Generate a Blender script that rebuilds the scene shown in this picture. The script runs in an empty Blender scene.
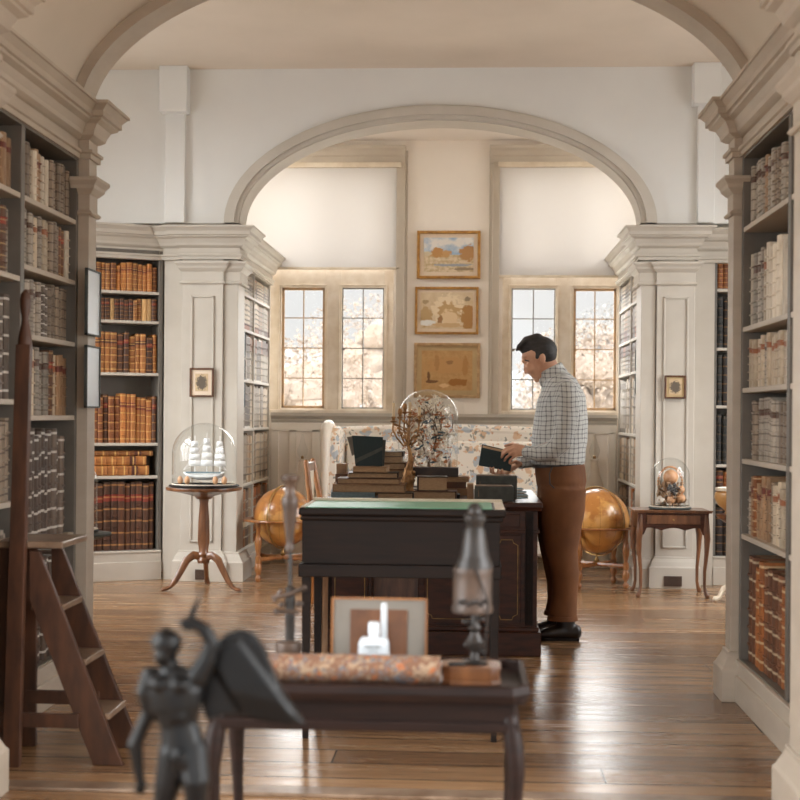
import bpy, bmesh, math, random
from math import sin, cos, pi, radians
from mathutils import Vector, Matrix
random.seed(7)
S = bpy.context.scene
COL = S.collection
# ------------------------------------------------------------------ camera
F = 1340.0; H = 1.25; HZ = 415.0
YAW = math.atan(72/F); ROLL = radians(0.45)
RC = Matrix.Rotation(YAW, 4, 'Z') @ Matrix.Rotation(pi/2, 4, 'X') @ Matrix.Rotation(ROLL, 4, 'Z')
LOC = Vector((0, 0, H))
cam = bpy.data.cameras.new('camera'); camo = bpy.data.objects.new('camera', cam); COL.objects.link(camo)
camo.matrix_world = Matrix.Translation(LOC) @ RC
cam.sensor_width = 36; cam.sensor_fit = 'HORIZONTAL'; cam.lens = F/800*36
cam.shift_y = (HZ-400)/800; cam.clip_start = .05; cam.clip_end = 300
cam.dof.use_dof = True; cam.dof.focus_distance = 7.8; cam.dof.aperture_fstop = 3.6
S.camera = camo
RC3 = RC.to_3x3()
def P(px, py, Y):
    """world point on the plane y=Y seen at this place of the photograph"""
    d = RC3 @ Vector(((px-400)/F, (HZ-py)/F, -1))
    return LOC + d*(Y/d.y)
def X(px, Y, py=415): return P(px, py, Y).x
def Z(px, py, Y): return P(px, py, Y).z
def lin(c):
    return tuple((v/255/12.92 if v/255 <= .04045 else ((v/255+.055)/1.055)**2.4) for v in c)
# ------------------------------------------------------------------ materials
def nt(name):
    m = bpy.data.materials.new(name); m.use_nodes = True
    n = m.node_tree; n.nodes.clear()
    o = n.nodes.new('ShaderNodeOutputMaterial'); b = n.nodes.new('ShaderNodeBsdfPrincipled')
    n.links.new(b.outputs[0], o.inputs[0])
    return m, n, b, o
def N(n, t, **kw):
    x = n.nodes.new(t)
    for k, v in kw.items(): setattr(x, k, v)
    return x
def mixc(n, fac, a, b, blend='MIX'):
    x = N(n, 'ShaderNodeMix', data_type='RGBA', blend_type=blend)
    for i, v in ((0, fac), (6, a), (7, b)):
        if isinstance(v, (int, float)): x.inputs[i].default_value = v
        elif isinstance(v, tuple): x.inputs[i].default_value = (*v[:3], 1)
        else: n.links.new(v, x.inputs[i])
    return x.outputs[2]
def mth(n, op, a, b=None, c=None):
    x = N(n, 'ShaderNodeMath', operation=op)
    for i, v in enumerate((a, b, c)):
        if v is None: continue
        if isinstance(v, (int, float)): x.inputs[i].default_value = v
        else: n.links.new(v, x.inputs[i])
    return x.outputs[0]
def coords(n, kind='Object', sc=(1, 1, 1)):
    t = N(n, 'ShaderNodeTexCoord'); m = N(n, 'ShaderNodeMapping')
    m.inputs['Scale'].default_value = sc
    n.links.new(t.outputs[kind], m.inputs[0]); return m.outputs[0]
def noise(n, vec, scale, detail=3, rough=.55):
    x = N(n, 'ShaderNodeTexNoise'); x.inputs['Scale'].default_value = scale
    x.inputs['Detail'].default_value = detail; x.inputs['Roughness'].default_value = rough
    if vec is not None: n.links.new(vec, x.inputs['Vector'])
    return x.outputs[0]
def ramp(n, v, stops):
    r = N(n, 'ShaderNodeValToRGB'); e = r.color_ramp.elements
    while len(e) < len(stops): e.new(.5)
    for k, (p, c) in enumerate(stops):
        e[k].position = p; e[k].color = (*c, 1) if isinstance(c, tuple) else (c, c, c, 1)
    n.links.new(v, r.inputs[0]); return r.outputs[0]
def bump(n, b, h, strength=.3, dist=.002):
    x = N(n, 'ShaderNodeBump'); x.inputs['Strength'].default_value = strength; x.inputs['Distance'].default_value = dist
    n.links.new(h, x.inputs['Height']); n.links.new(x.outputs[0], b.inputs['Normal'])
def simple(name, c, c2=None, rough=.6, metal=0, scale=8, sc=(1, 1, 1), bmp=0, coat=0, spec=.5, detail=4):
    m, n, b, o = nt(name); c = lin(c); c2 = lin(c2) if c2 else tuple(v*.82 for v in c)
    f = noise(n, coords(n, 'Object', sc), scale, detail)
    n.links.new(mixc(n, ramp(n, f, [(.3, 0.0), (.7, 1.0)]), c, c2), b.inputs['Base Color'])
    b.inputs['Roughness'].default_value = rough; b.inputs['Metallic'].default_value = metal
    b.inputs['Specular IOR Level'].default_value = spec
    if coat: b.inputs['Coat Weight'].default_value = coat; b.inputs['Coat Roughness'].default_value = .15
    if bmp: bump(n, b, f, bmp)
    return m
M = {}
M['wall'] = simple('plaster_white', (226, 225, 221), (218, 216, 212), .85, scale=1.2, bmp=.15)
M['vault'] = simple('plaster_vault', (226, 216, 202), (213, 202, 187), .85, scale=1.0, bmp=.3)
M['ceil'] = simple('plaster_ceiling', (226, 212, 195), (214, 200, 182), .9, scale=.9)
M['trim'] = simple('stone_paint', (190, 178, 162), (176, 163, 147), .55, scale=3, sc=(1, 1, 3))
M['trimw'] = simple('stone_paint_light', (196, 188, 176), (184, 175, 162), .5, scale=3)
M['case'] = simple('bookcase_paint', (112, 106, 98), (94, 88, 80), .5, scale=5)
M['bay'] = simple('plaster_bay', (244, 236, 226), (238, 229, 218), .85, scale=1.4)
M['bayt'] = simple('bay_panel_paint', (242, 234, 222), (234, 225, 212), .5, scale=2)
M['arch'] = simple('architrave_paint', (200, 189, 173), (188, 176, 160), .5, scale=3)
M['stonef'] = simple('window_stone', (238, 228, 214), (218, 204, 184), .8, scale=9, bmp=.3)
M['iron'] = simple('casement_iron', (150, 142, 132), (110, 108, 104), .5, scale=12)
M['rust'] = simple('casement_ochre', (196, 160, 118), (170, 146, 118), .7, scale=14)
M['dark'] = simple('mahogany_dark', (38, 23, 18), (22, 14, 12), .45, scale=5, sc=(1, 4, 12), spec=.2)
M['ebony'] = simple('ebonised_wood', (34, 22, 17), (20, 14, 12), .5, scale=5, sc=(1, 4, 12), spec=.25)
M['mahog'] = simple('mahogany', (80, 42, 25), (46, 24, 16), .4, scale=4, sc=(2, 4, 9), spec=.35)
M['ladder'] = simple('ladder_oak', (86, 54, 36), (54, 34, 24), .45, scale=6, sc=(4, 4, 1), bmp=.1)
M['ladtop'] = simple('worn_oak', (150, 128, 108), (104, 82, 64), .3, scale=10)
M['wal'] = simple('walnut', (126, 82, 50), (80, 48, 28), .3, scale=5, sc=(5, 5, 1), coat=.3)
M['gold_wood'] = simple('turned_fruitwood', (178, 118, 62), (128, 78, 38), .35, scale=7, sc=(4, 4, 1), coat=.3)
M['palewood'] = simple('pale_turned_wood', (176, 144, 112), (138, 106, 78), .5, scale=7, sc=(4, 4, 1))
M['brass'] = simple('brass_old', (186, 150, 92), (122, 92, 56), .35, .85, scale=12)
M['gilt'] = simple('gilt_bronze', (190, 144, 92), (112, 76, 46), .45, .5, scale=30, bmp=.6)
M['gold'] = simple('gilt_frame', (196, 146, 72), (150, 104, 48), .45, .35, scale=25, bmp=.3)
M['goldp'] = simple('pale_gilt_frame', (206, 172, 128), (170, 134, 92), .5, .25, scale=25, bmp=.3)
M['pewter'] = simple('blackened_brass', (50, 44, 40), (28, 25, 23), .4, .2, scale=15)
M['pewterl'] = simple('worn_brass', (86, 66, 52), (46, 36, 30), .45, .15, scale=15)
M['bronze'] = simple('dark_bronze', (15, 16, 18), (8, 9, 10), .34, .0, scale=9, bmp=.2, spec=.3)
M['leather_g'] = simple('green_leather', (92, 178, 140), (84, 166, 130), .4, scale=6)
M['paper'] = simple('paper', (226, 214, 196), (206, 192, 172), .8, scale=40)
M['pages'] = simple('page_edges', (192, 166, 134), (148, 122, 96), .9, scale=60, sc=(1, 1, 14))
M['candle'] = simple('candle_wax', (222, 198, 160), (206, 178, 138), .5)
M['wplastic'] = simple('white_plastic', (200, 207, 212), (190, 198, 204), .35)
M['wmount'] = simple('white_mount', (128, 121, 112), (118, 112, 103), .8)
M['tealbook'] = simple('teal_cloth', (24, 48, 52), (18, 40, 44), .6, scale=90)
M['slate'] = simple('slate_box', (78, 82, 78), (60, 64, 62), .6, scale=30)
M['bluegrey'] = simple('bluegrey_cloth', (122, 144, 152), (104, 126, 136), .7, scale=60)
M['tan'] = simple('tan_calf', (172, 138, 104), (128, 98, 72), .6, scale=12)
M['brown'] = simple('brown_calf', (112, 72, 44), (72, 44, 28), .5, scale=12)
M['dkbrown'] = simple('dark_calf', (62, 44, 34), (40, 28, 22), .5, scale=12)
M['skin'] = simple('skin', (216, 170, 142), (204, 154, 126), .5, scale=14)
M['hair'] = simple('dark_hair', (58, 56, 56), (38, 36, 36), .6, scale=40, sc=(1, 1, 3), bmp=.5)
M['trousers'] = simple('rust_cotton', (130, 84, 48), (106, 66, 38), .8, scale=6, bmp=.2)
M['shoe'] = simple('dark_shoe', (46, 36, 30), (30, 24, 22), .35)
M['ochre'] = simple('globe_paper', (196, 140, 70), (172, 112, 50), .3, scale=5, coat=.5)
M['foliage'] = simple('autumn_foliage', (132, 116, 102), (122, 108, 96), .95, scale=1.2)
M['foliage2'] = simple('pale_foliage', (118, 118, 118), (122, 112, 103), .95, scale=1.2)
M['bark'] = simple('bark', (120, 104, 90), (96, 82, 70), .9)
M['reflector'] = simple('reflector_pale', (226, 218, 204), (214, 206, 190), .95, scale=.5)  # kept pale so the unseen ground throws daylight upward
M['hill'] = simple('far_hill', (136, 142, 146), (128, 136, 142), 1, scale=.1)
M['ventm'] = simple('vent_brown', (84, 62, 48), (62, 46, 36), .6)
M['ivory'] = simple('ivory', (226, 214, 194), (206, 190, 166), .5)
M['sail'] = simple('sail_glass', (236, 234, 230), (220, 220, 218), .4)
M['shell1'] = simple('shell_peach', (206, 158, 116), (186, 132, 92), .4, scale=30)
M['shell2'] = simple('shell_dark', (70, 62, 58), (40, 36, 34), .4, scale=30)
M['shell3'] = simple('shell_pale', (214, 204, 192), (188, 172, 156), .4, scale=30)
M['teal_feather'] = simple('blue_plumage', (70, 96, 104), (46, 60, 70), .5)
M['bark2'] = simple('gilt_twig', (130, 104, 78), (90, 70, 52), .7, scale=30)
M['rustleaf'] = simple('rust_blossom', (196, 130, 80), (160, 98, 60), .8)
M['urn'] = simple('amber_ceramic', (196, 150, 92), (160, 112, 62), .3, scale=6)
def glass(name, tint=(1, 1, 1), ior=1.3, refl=1.0):
    m, n, b, o = nt(name); n.nodes.remove(b)
    t = N(n, 'ShaderNodeBsdfTransparent'); t.inputs[0].default_value = (*tint, 1)
    g = N(n, 'ShaderNodeBsdfGlossy'); g.inputs['Roughness'].default_value = .03
    f = N(n, 'ShaderNodeLayerWeight'); f.inputs[0].default_value = .5
    mx = N(n, 'ShaderNodeMixShader')
    n.links.new(mth(n, 'ADD', .04, mth(n, 'MULTIPLY', mth(n, 'POWER', f.outputs[1], 4.0), refl*.75)), mx.inputs[0]); n.links.new(t.outputs[0], mx.inputs[1]); n.links.new(g.outputs[0], mx.inputs[2])
    n.links.new(mx.outputs[0], o.inputs[0]); return m
M['glass'] = glass('clear_glass', (.97, .98, .98), 1.35)
M['pane'] = glass('window_glass', (.96, .97, .97), 1.3, .6)
def translucent(name, c, t=.5):
    m, n, b, o = nt(name); n.nodes.remove(b)
    d = N(n, 'ShaderNodeBsdfDiffuse'); tr = N(n, 'ShaderNodeBsdfTranslucent'); mx = N(n, 'ShaderNodeMixShader')
    d.inputs[0].default_value = (*lin(c), 1); tr.inputs[0].default_value = (*lin(c), 1); mx.inputs[0].default_value = t
    n.links.new(d.outputs[0], mx.inputs[1]); n.links.new(tr.outputs[0], mx.inputs[2]); n.links.new(mx.outputs[0], o.inputs[0]); return m
M['blind'] = translucent('blind_fabric', (213, 210, 207), .37)
# floor boards
def floor_mat():
    m, n, b, o = nt('oak_boards'); v = coords(n, 'Object')
    s_ = N(n, 'ShaderNodeSeparateXYZ'); n.links.new(v, s_.inputs[0])
    wob = mth(n, 'MULTIPLY', mth(n, 'SUBTRACT', noise(n, coords(n, 'Object', (.5, 3, 1)), 1.5, 2), .5), .03)
    yy = mth(n, 'DIVIDE', mth(n, 'ADD', s_.outputs[1], wob), .19); row_ = mth(n, 'FLOOR', yy); fr = mth(n, 'FRACT', yy)
    wn = N(n, 'ShaderNodeTexWhiteNoise', noise_dimensions='1D'); n.links.new(row_, wn.inputs['W'])
    xx = mth(n, 'DIVIDE', mth(n, 'ADD', s_.outputs[0], mth(n, 'MULTIPLY', wn.outputs[0], 9)), 3.3); col_ = mth(n, 'FLOOR', xx); fx = mth(n, 'FRACT', xx)
    cb = N(n, 'ShaderNodeCombineXYZ'); n.links.new(row_, cb.inputs[0]); n.links.new(col_, cb.inputs[1])
    w2 = N(n, 'ShaderNodeTexWhiteNoise', noise_dimensions='2D'); n.links.new(cb.outputs[0], w2.inputs['Vector'])
    seam = mth(n, 'MAXIMUM', mth(n, 'LESS_THAN', fr, .06), mth(n, 'LESS_THAN', fx, .0022))
    g = noise(n, coords(n, 'Object', (.8, 26, 1)), 3.2, 6, .65); g2 = noise(n, coords(n, 'Object', (.5, 5, 1)), 2.2, 4, .6)
    c = mixc(n, w2.outputs[0], lin((190, 152, 112)), lin((138, 108, 80)))
    c = mixc(n, mth(n, 'MULTIPLY', ramp(n, g, [(.38, 0.0), (.68, 1.0)]), .7), c, lin((104, 66, 38)))
    c = mixc(n, .55, c, ramp(n, g2, [(.35, (.6, .54, .48)), (.65, (1, 1, 1))]), 'MULTIPLY')
    c = mixc(n, mth(n, 'MULTIPLY', seam, .9), c, lin((30, 20, 14)))
    n.links.new(c, b.inputs['Base Color'])
    n.links.new(mth(n, 'ADD', .13, mth(n, 'MULTIPLY', g2, .24)), b.inputs['Roughness'])
    b.inputs['Specular IOR Level'].default_value = .9
    h = mth(n, 'ADD', mth(n, 'MULTIPLY', seam, -2.0), mth(n, 'MULTIPLY', g, .5))
    h = mth(n, 'ADD', h, mth(n, 'MULTIPLY', w2.outputs[0], 1.2)); h = mth(n, 'ADD', h, mth(n, 'MULTIPLY', g2, 1.5))
    bump(n, b, h, .4, .003); return m
M['floor'] = floor_mat()
def shirt_mat():
    m, n, b, o = nt('checked_shirt'); t = N(n, 'ShaderNodeTexCoord'); s = N(n, 'ShaderNodeSeparateXYZ')
    w = N(n, 'ShaderNodeTexNoise'); w.inputs['Scale'].default_value = 5; n.links.new(t.outputs['Object'], w.inputs['Vector'])
    ad = N(n, 'ShaderNodeMix', data_type='VECTOR'); ad.inputs[0].default_value = .035
    n.links.new(t.outputs['Object'], ad.inputs[4]); n.links.new(w.outputs[1], ad.inputs[5])
    n.links.new(ad.outputs[1], s.inputs[0])
    def line(v, sp, w_):
        f = mth(n, 'FRACT', mth(n, 'DIVIDE', v, sp)); return mth(n, 'LESS_THAN', f, w_)
    ge = N(n, 'ShaderNodeNewGeometry'); s2 = N(n, 'ShaderNodeSeparateXYZ'); n.links.new(ge.outputs['True Normal'], s2.inputs[0])
    sel = mth(n, 'GREATER_THAN', mth(n, 'ABSOLUTE', s2.outputs[1]), .62); hx = mth(n, 'ADD', mth(n, 'MULTIPLY', sel, s.outputs[0]), mth(n, 'MULTIPLY', mth(n, 'SUBTRACT', 1, sel), s.outputs[1]))
    l1 = line(hx, .025, .24); l2 = line(s.outputs[2], .025, .26)
    a = mth(n, 'ADD', mth(n, 'MULTIPLY', l1, .42), mth(n, 'MULTIPLY', l2, .42))
    n.links.new(mixc(n, a, lin((206, 208, 206)), lin((62, 66, 74))), b.inputs['Base Color'])
    b.inputs['Roughness'].default_value = .8
    bump(n, b, noise(n, coords(n, 'Object', (1, 1, 2)), 7, 3), .8, .02); return m
M['shirt'] = shirt_mat()
def floral(name, base, blobs, scale, thr=.36):
    m, n, b, o = nt(name); c = base if isinstance(base, tuple) else base
    v = coords(n, 'Object'); w = N(n, 'ShaderNodeTexNoise'); w.inputs['Scale'].default_value = scale*1.4
    n.links.new(v, w.inputs['Vector'])
    ad = N(n, 'ShaderNodeMix', data_type='VECTOR'); ad.inputs[0].default_value = .12
    n.links.new(v, ad.inputs[4]); n.links.new(w.outputs[1], ad.inputs[5])
    out = lin(base)
    for k, (col, s_, th) in enumerate(blobs):
        vo = N(n, 'ShaderNodeTexVoronoi'); vo.inputs['Scale'].default_value = s_
        mp = N(n, 'ShaderNodeMapping'); mp.inputs['Location'].default_value = (k*1.7, k*.9, k*.31)
        n.links.new(ad.outputs[1], mp.inputs[0]); n.links.new(mp.outputs[0], vo.inputs['Vector'])
        out = mixc(n, mth(n, 'LESS_THAN', vo.outputs[0], th), out, lin(col))
    n.links.new(out, b.inputs['Base Color']); b.inputs['Roughness'].default_value = .85; return m
M['sofa'] = floral('floral_linen', (238, 230, 218), [((186, 192, 198), 10, .34), ((222, 190, 158), 13, .3), ((158, 156, 146), 19, .25), ((212, 166, 130), 22, .2)], 10)
M['paisley'] = floral('paisley_cloth', (110, 78, 58), [((146, 122, 98), 30, .42), ((96, 96, 100), 34, .34), ((160, 92, 52), 26, .3), ((110, 70, 50), 60, .28), ((154, 132, 106), 50, .2)], 30)
def book_mat(name, c, c2, label=None, gold=None, bands=True, rough=.55):
    m, n, b, o = nt(name)
    f = noise(n, coords(n, 'Object', (1, 1, 1)), 3.0, 5)
    oi = N(n, 'ShaderNodeObjectInfo')
    base = mixc(n, ramp(n, f, [(.3, 0.0), (.7, 1.0)]), lin(c), lin(c2))
    hsv = N(n, 'ShaderNodeHueSaturation'); n.links.new(base, hsv.inputs['Color'])
    n.links.new(mth(n, 'ADD', mth(n, 'MULTIPLY', oi.outputs['Random'], .55), .7), hsv.inputs['Value'])
    out = hsv.outputs[0]
    t = N(n, 'ShaderNodeTexCoord'); s = N(n, 'ShaderNodeSeparateXYZ'); n.links.new(t.outputs['Generated'], s.inputs[0]); z = s.outputs[2]
    if label:
        fl = mth(n, 'MULTIPLY', mth(n, 'GREATER_THAN', z, .72), mth(n, 'LESS_THAN', z, .82))
        out = mixc(n, fl, out, lin(label))
    if gold:
        fr = mth(n, 'FRACT', mth(n, 'ADD', mth(n, 'DIVIDE', z, .175), .6)); fl = mth(n, 'LESS_THAN', fr, .13)
        out = mixc(n, mth(n, 'MULTIPLY', fl, .8), out, lin(gold))
    n.links.new(out, b.inputs['Base Color']); b.inputs['Roughness'].default_value = rough; return m
VEL = [('cream vellum', book_mat('b_cream', (206, 190, 166), (168, 148, 122), (150, 92, 60))),
       ('pale grey', book_mat('b_grey', (176, 166, 152), (136, 124, 110), (90, 62, 48), (96, 84, 70))),
       ('grey and brown banded', book_mat('b_greyband', (150, 134, 116), (112, 96, 80), None, (70, 52, 40))),
       ('light tan', book_mat('b_tan', (170, 136, 102), (132, 100, 72), (104, 48, 34))),
       ('brown calf', book_mat('b_brown', (120, 82, 56), (88, 58, 40), (150, 60, 40), (170, 140, 96))),
       ('off white', book_mat('b_white', (218, 208, 190), (184, 170, 150))),
       ('dark brown', book_mat('b_dk', (76, 54, 42), (52, 38, 30), None, (190, 176, 150)))]
VSIL = [('dark calf silver banded', book_mat('b_sil', (92, 76, 64), (64, 50, 42), None, (214, 208, 198))),
        ('grey calf pale banded', book_mat('b_sil2', (120, 106, 94), (86, 72, 62), None, (216, 210, 200))),
        ('brown calf pale banded', book_mat('b_sil3', (112, 78, 54), (78, 52, 38), None, (206, 192, 168)))]
ORG = [('orange tan calf', book_mat('b_o1', (190, 122, 60), (150, 88, 40), (120, 50, 28), (206, 160, 90))),
       ('russet calf', book_mat('b_o2', (150, 88, 44), (112, 62, 30), None, (196, 146, 80))),
       ('dark brown calf', book_mat('b_o3', (92, 54, 30), (62, 36, 22), (130, 44, 28), (170, 120, 66))),
       ('golden brown calf', book_mat('b_o4', (172, 112, 56), (126, 74, 36), (84, 40, 24), (214, 170, 100)))]
OPL = ('pale buff', book_mat('b_o5', (214, 172, 116), (190, 146, 92)))
BLK = [('blackish brown', book_mat('b_k1', (48, 36, 30), (30, 24, 22), None, (130, 92, 52))), ('very dark green', book_mat('b_k2', (38, 38, 34), (26, 26, 24), None, (84, 64, 44)))]
FOL = [('orange brown calf folio', book_mat('b_f1', (176, 108, 56), (128, 74, 38), None, (206, 180, 140))),
       ('brown calf folio', book_mat('b_f2', (124, 80, 52), (88, 54, 36), None, (196, 176, 146))),
       ('grey tan folio', book_mat('b_f3', (158, 132, 104), (120, 96, 74), None, (206, 192, 166)))]
# ------------------------------------------------------------------ mesh builder (world coordinates)
WM = {}
class MB:
    def __init__(s): s.v = []; s.f = []; s.mi = []; s.k = 0
    def add(s, vs, fs, mi=0):
        o = len(s.v); s.v += [Vector(v) for v in vs]
        for f in fs: s.f.append([i+o for i in f]); s.mi.append(mi)
        return s
    def box(s, a, b, mi=0, m=None):
        x0, y0, z0 = a; x1, y1, z1 = b
        x0, x1 = sorted((x0, x1)); y0, y1 = sorted((y0, y1)); z0, z1 = sorted((z0, z1))
        vs = [Vector(c) for c in ((x0, y0, z0), (x1, y0, z0), (x1, y1, z0), (x0, y1, z0), (x0, y0, z1), (x1, y0, z1), (x1, y1, z1), (x0, y1, z1))]
        if m: vs = [m @ v for v in vs]
        return s.add(vs, [(0, 3, 2, 1), (4, 5, 6, 7), (0, 1, 5, 4), (1, 2, 6, 5), (2, 3, 7, 6), (3, 0, 4, 7)], mi)
    def taper(s, c0, s0, c1, s1, mi=0):
        """frustum between two axis-aligned rectangles"""
        vs = []
        for c, q in ((c0, s0), (c1, s1)):
            for a, b in ((-1, -1), (1, -1), (1, 1), (-1, 1)): vs.append((c[0]+a*q[0]/2, c[1]+b*q[1]/2, c[2]))
        return s.add(vs, [(0, 3, 2, 1), (4, 5, 6, 7), (0, 1, 5, 4), (1, 2, 6, 5), (2, 3, 7, 6), (3, 0, 4, 7)], mi)
    def prism(s, pts, ext, mi=0):
        """planar polygon pts (3D) extruded by vector ext"""
        n = len(pts); e = Vector(ext); vs = [Vector(p) for p in pts]; vs += [v+e for v in vs]
        fs = [tuple(range(n))[::-1], tuple(range(n, 2*n))] + [(i, (i+1) % n, n+(i+1) % n, n+i) for i in range(n)]
        return s.add(vs, fs, mi)
    def lathe(s, c, prof, seg=24, mi=0, m=None, sx=1, sy=1):
        vs = []; fs = []; c = Vector(c)
        for r, z in prof:
            for k in range(seg):
                a = 2*pi*k/seg; p = Vector((r*sx*cos(a), r*sy*sin(a), z)); vs.append((m @ p if m else p)+c)
        for i in range(len(prof)-1):
            for k in range(seg):
                a, b = i*seg+k, i*seg+(k+1) % seg; fs.append((a, b, b+seg, a+seg))
        if prof[0][0] > 1e-6: fs.append(tuple(range(seg))[::-1])
        if prof[-1][0] > 1e-6: fs.append(tuple(range((len(prof)-1)*seg, len(prof)*seg)))
        return s.add(vs, fs, mi)
    def tube(s, pts, rad, side=None, seg=12, mi=0, cap=True):
        """tube through points; rad: number or list of numbers/(side, other) pairs"""
        pts = [Vector(p) for p in pts]; n = len(pts)
        if not isinstance(rad, list): rad = [rad]*n
        rad = [(r, r) if isinstance(r, (int, float)) else r for r in rad]
        dirs = [(pts[min(i+1, n-1)]-pts[max(i-1, 0)]).normalized() for i in range(n)]
        if cap:
            e0, e1 = [], []
            for q in (.25, .6, .88):
                h = math.sqrt(max(0, 1-q*q)); r = min(rad[0]); e0.append((pts[0]-dirs[0]*r*q, (rad[0][0]*h, rad[0][1]*h), dirs[0]))
                r = min(rad[-1]); e1.append((pts[-1]+dirs[-1]*r*q, (rad[-1][0]*h, rad[-1][1]*h), dirs[-1]))
            L = e0[::-1]+list(zip(pts, rad, dirs))+e1
        else: L = list(zip(pts, rad, dirs))
        vs = []; fs = []; sd = Vector(side) if side else None
        for p, r, d in L:
            if sd is None: sd = Vector((0, 0, 1)) if abs(d.z) < .9 else Vector((1, 0, 0))
            a = (sd-d*sd.dot(d))
            a = a.normalized() if a.length > 1e-4 else d.orthogonal().normalized()
            if not side: sd = a
            b = d.cross(a)
            for k in range(seg):
                t = 2*pi*k/seg; vs.append(p+a*(r[0]*cos(t))+b*(r[1]*sin(t)))
        m_ = len(L)
        for i in range(m_-1):
            for k in range(seg):
                q, w = i*seg+k, i*seg+(k+1) % seg; fs.append((q, w, w+seg, q+seg))
        fs.append(tuple(range(seg))[::-1]); fs.append(tuple(range((m_-1)*seg, m_*seg)))
        return s.add(vs, fs, mi)
    def ball(s, c, r, seg=14, mi=0, m=None):
        if isinstance(r, (int, float)): r = (r, r, r)
        n = max(6, seg//2); vs = []; fs = []; c = Vector(c)
        for i in range(n+1):
            t = pi*i/n; q = max(sin(t), 1e-3)
            for k in range(seg):
                a = 2*pi*k/seg; p = Vector((r[0]*q*cos(a), r[1]*q*sin(a), -r[2]*cos(t))); vs.append((m @ p if m else p)+c)
        for i in range(n):
            for k in range(seg):
                a, b = i*seg+k, i*seg+(k+1) % seg; fs.append((a, b, b+seg, a+seg))
        fs.append(tuple(range(seg))[::-1]); fs.append(tuple(range(n*seg, (n+1)*seg)))
        return s.add(vs, fs, mi)
    def build(s, name, mats, parent=None, smooth=False, bevel=0, remesh=0, origin=None, smit=0):
        if not isinstance(mats, (list, tuple)): mats = [mats]
        mats = [M[x] if isinstance(x, str) else x for x in mats]
        if parent is not None: W = WM[parent.name]
        else:
            if origin is None:
                lo = [min(v[i] for v in s.v) for i in range(3)]; hi = [max(v[i] for v in s.v) for i in range(3)]
                origin = ((lo[0]+hi[0])/2, (lo[1]+hi[1])/2, lo[2])
            W = Matrix.Translation(Vector(origin))
        I = W.inverted(); me = bpy.data.meshes.new(name)
        me.from_pydata([I @ v for v in s.v], [], s.f)
        for m in mats: me.materials.append(m)
        for p, i in zip(me.polygons, s.mi): p.material_index = i; p.use_smooth = smooth
        me.validate()
        bm = bmesh.new(); bm.from_mesh(me); bmesh.ops.recalc_face_normals(bm, faces=bm.faces); bm.to_mesh(me); bm.free()
        o = bpy.data.objects.new(name, me); COL.objects.link(o)
        if parent is not None: o.parent = parent
        else: o.matrix_world = W
        WM[o.name] = W
        if remesh:
            r = o.modifiers.new('r', 'REMESH'); r.mode = 'VOXEL'; r.voxel_size = remesh; r.use_smooth_shade = True
            if smit: q = o.modifiers.new('s', 'SMOOTH'); q.iterations = smit; q.factor = .5
            bpy.context.view_layer.update()
            e = o.evaluated_get(bpy.context.evaluated_depsgraph_get()); nm = bpy.data.meshes.new_from_object(e)
            o.modifiers.clear(); o.data = nm
            for p in nm.polygons: p.use_smooth = True
            if not nm.materials: nm.materials.append(mats[0])
        elif bevel:
            b = o.modifiers.new('b', 'BEVEL'); b.width = bevel; b.segments = 2; b.limit_method = 'ANGLE'; b.angle_limit = radians(40)
        if smooth and not remesh:
            try: me.set_sharp_from_angle(angle=radians(42))
            except Exception: pass
        return o
def thing(name, loc, rz=0, **kw):
    o = bpy.data.objects.new(name, None); COL.objects.link(o); o.empty_display_size = .1
    W = Matrix.Translation(Vector(loc)) @ Matrix.Rotation(rz, 4, 'Z'); o.matrix_world = W; WM[o.name] = W
    return tag(o, **kw)
def tag(o, label=None, cat=None, group=None, kind=None):
    if label: o['label'] = label
    if cat: o['category'] = cat
    if group: o['group'] = group
    if kind: o['kind'] = kind
    return o
def struct(o): o['kind'] = 'structure'; return o
# ------------------------------------------------------------------ the room
def sweep(mb, path, prof, sgn=1, mi=0, close=True):
    """profile (out, z) run along a plan path, mitred; sgn=1: outward is right of travel"""
    n = len(path); offs = []
    for i in range(n):
        ds = []
        if i: ds.append((Vector(path[i])-Vector(path[i-1])).normalized())
        if i < n-1: ds.append((Vector(path[i+1])-Vector(path[i])).normalized())
        ns = [Vector((d.y, -d.x))*sgn for d in ds]
        if len(ns) == 1: offs.append(ns[0])
        else:
            b = (ns[0]+ns[1]); b.normalize(); offs.append(b/max(.3, b.dot(ns[0])))
    m = len(prof); vs = []; fs = []
    for p, o in zip(path, offs):
        for r, z in prof: vs.append((p[0]+o.x*r, p[1]+o.y*r, z))
    for i in range(n-1):
        for k in range(m if close else m-1):
            a, b = i*m+k, i*m+(k+1) % m; fs.append((a, b, b+m, a+m))
    fs.append(tuple(range(m))); fs.append(tuple(range((n-1)*m, n*m))[::-1])
    return mb.add(vs, fs, mi)
def arc(cx, a, b, zs, n=48):
    return [(cx-a*cos(pi*k/n), zs+b*sin(pi*k/n)) for k in range(n+1)]
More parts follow.
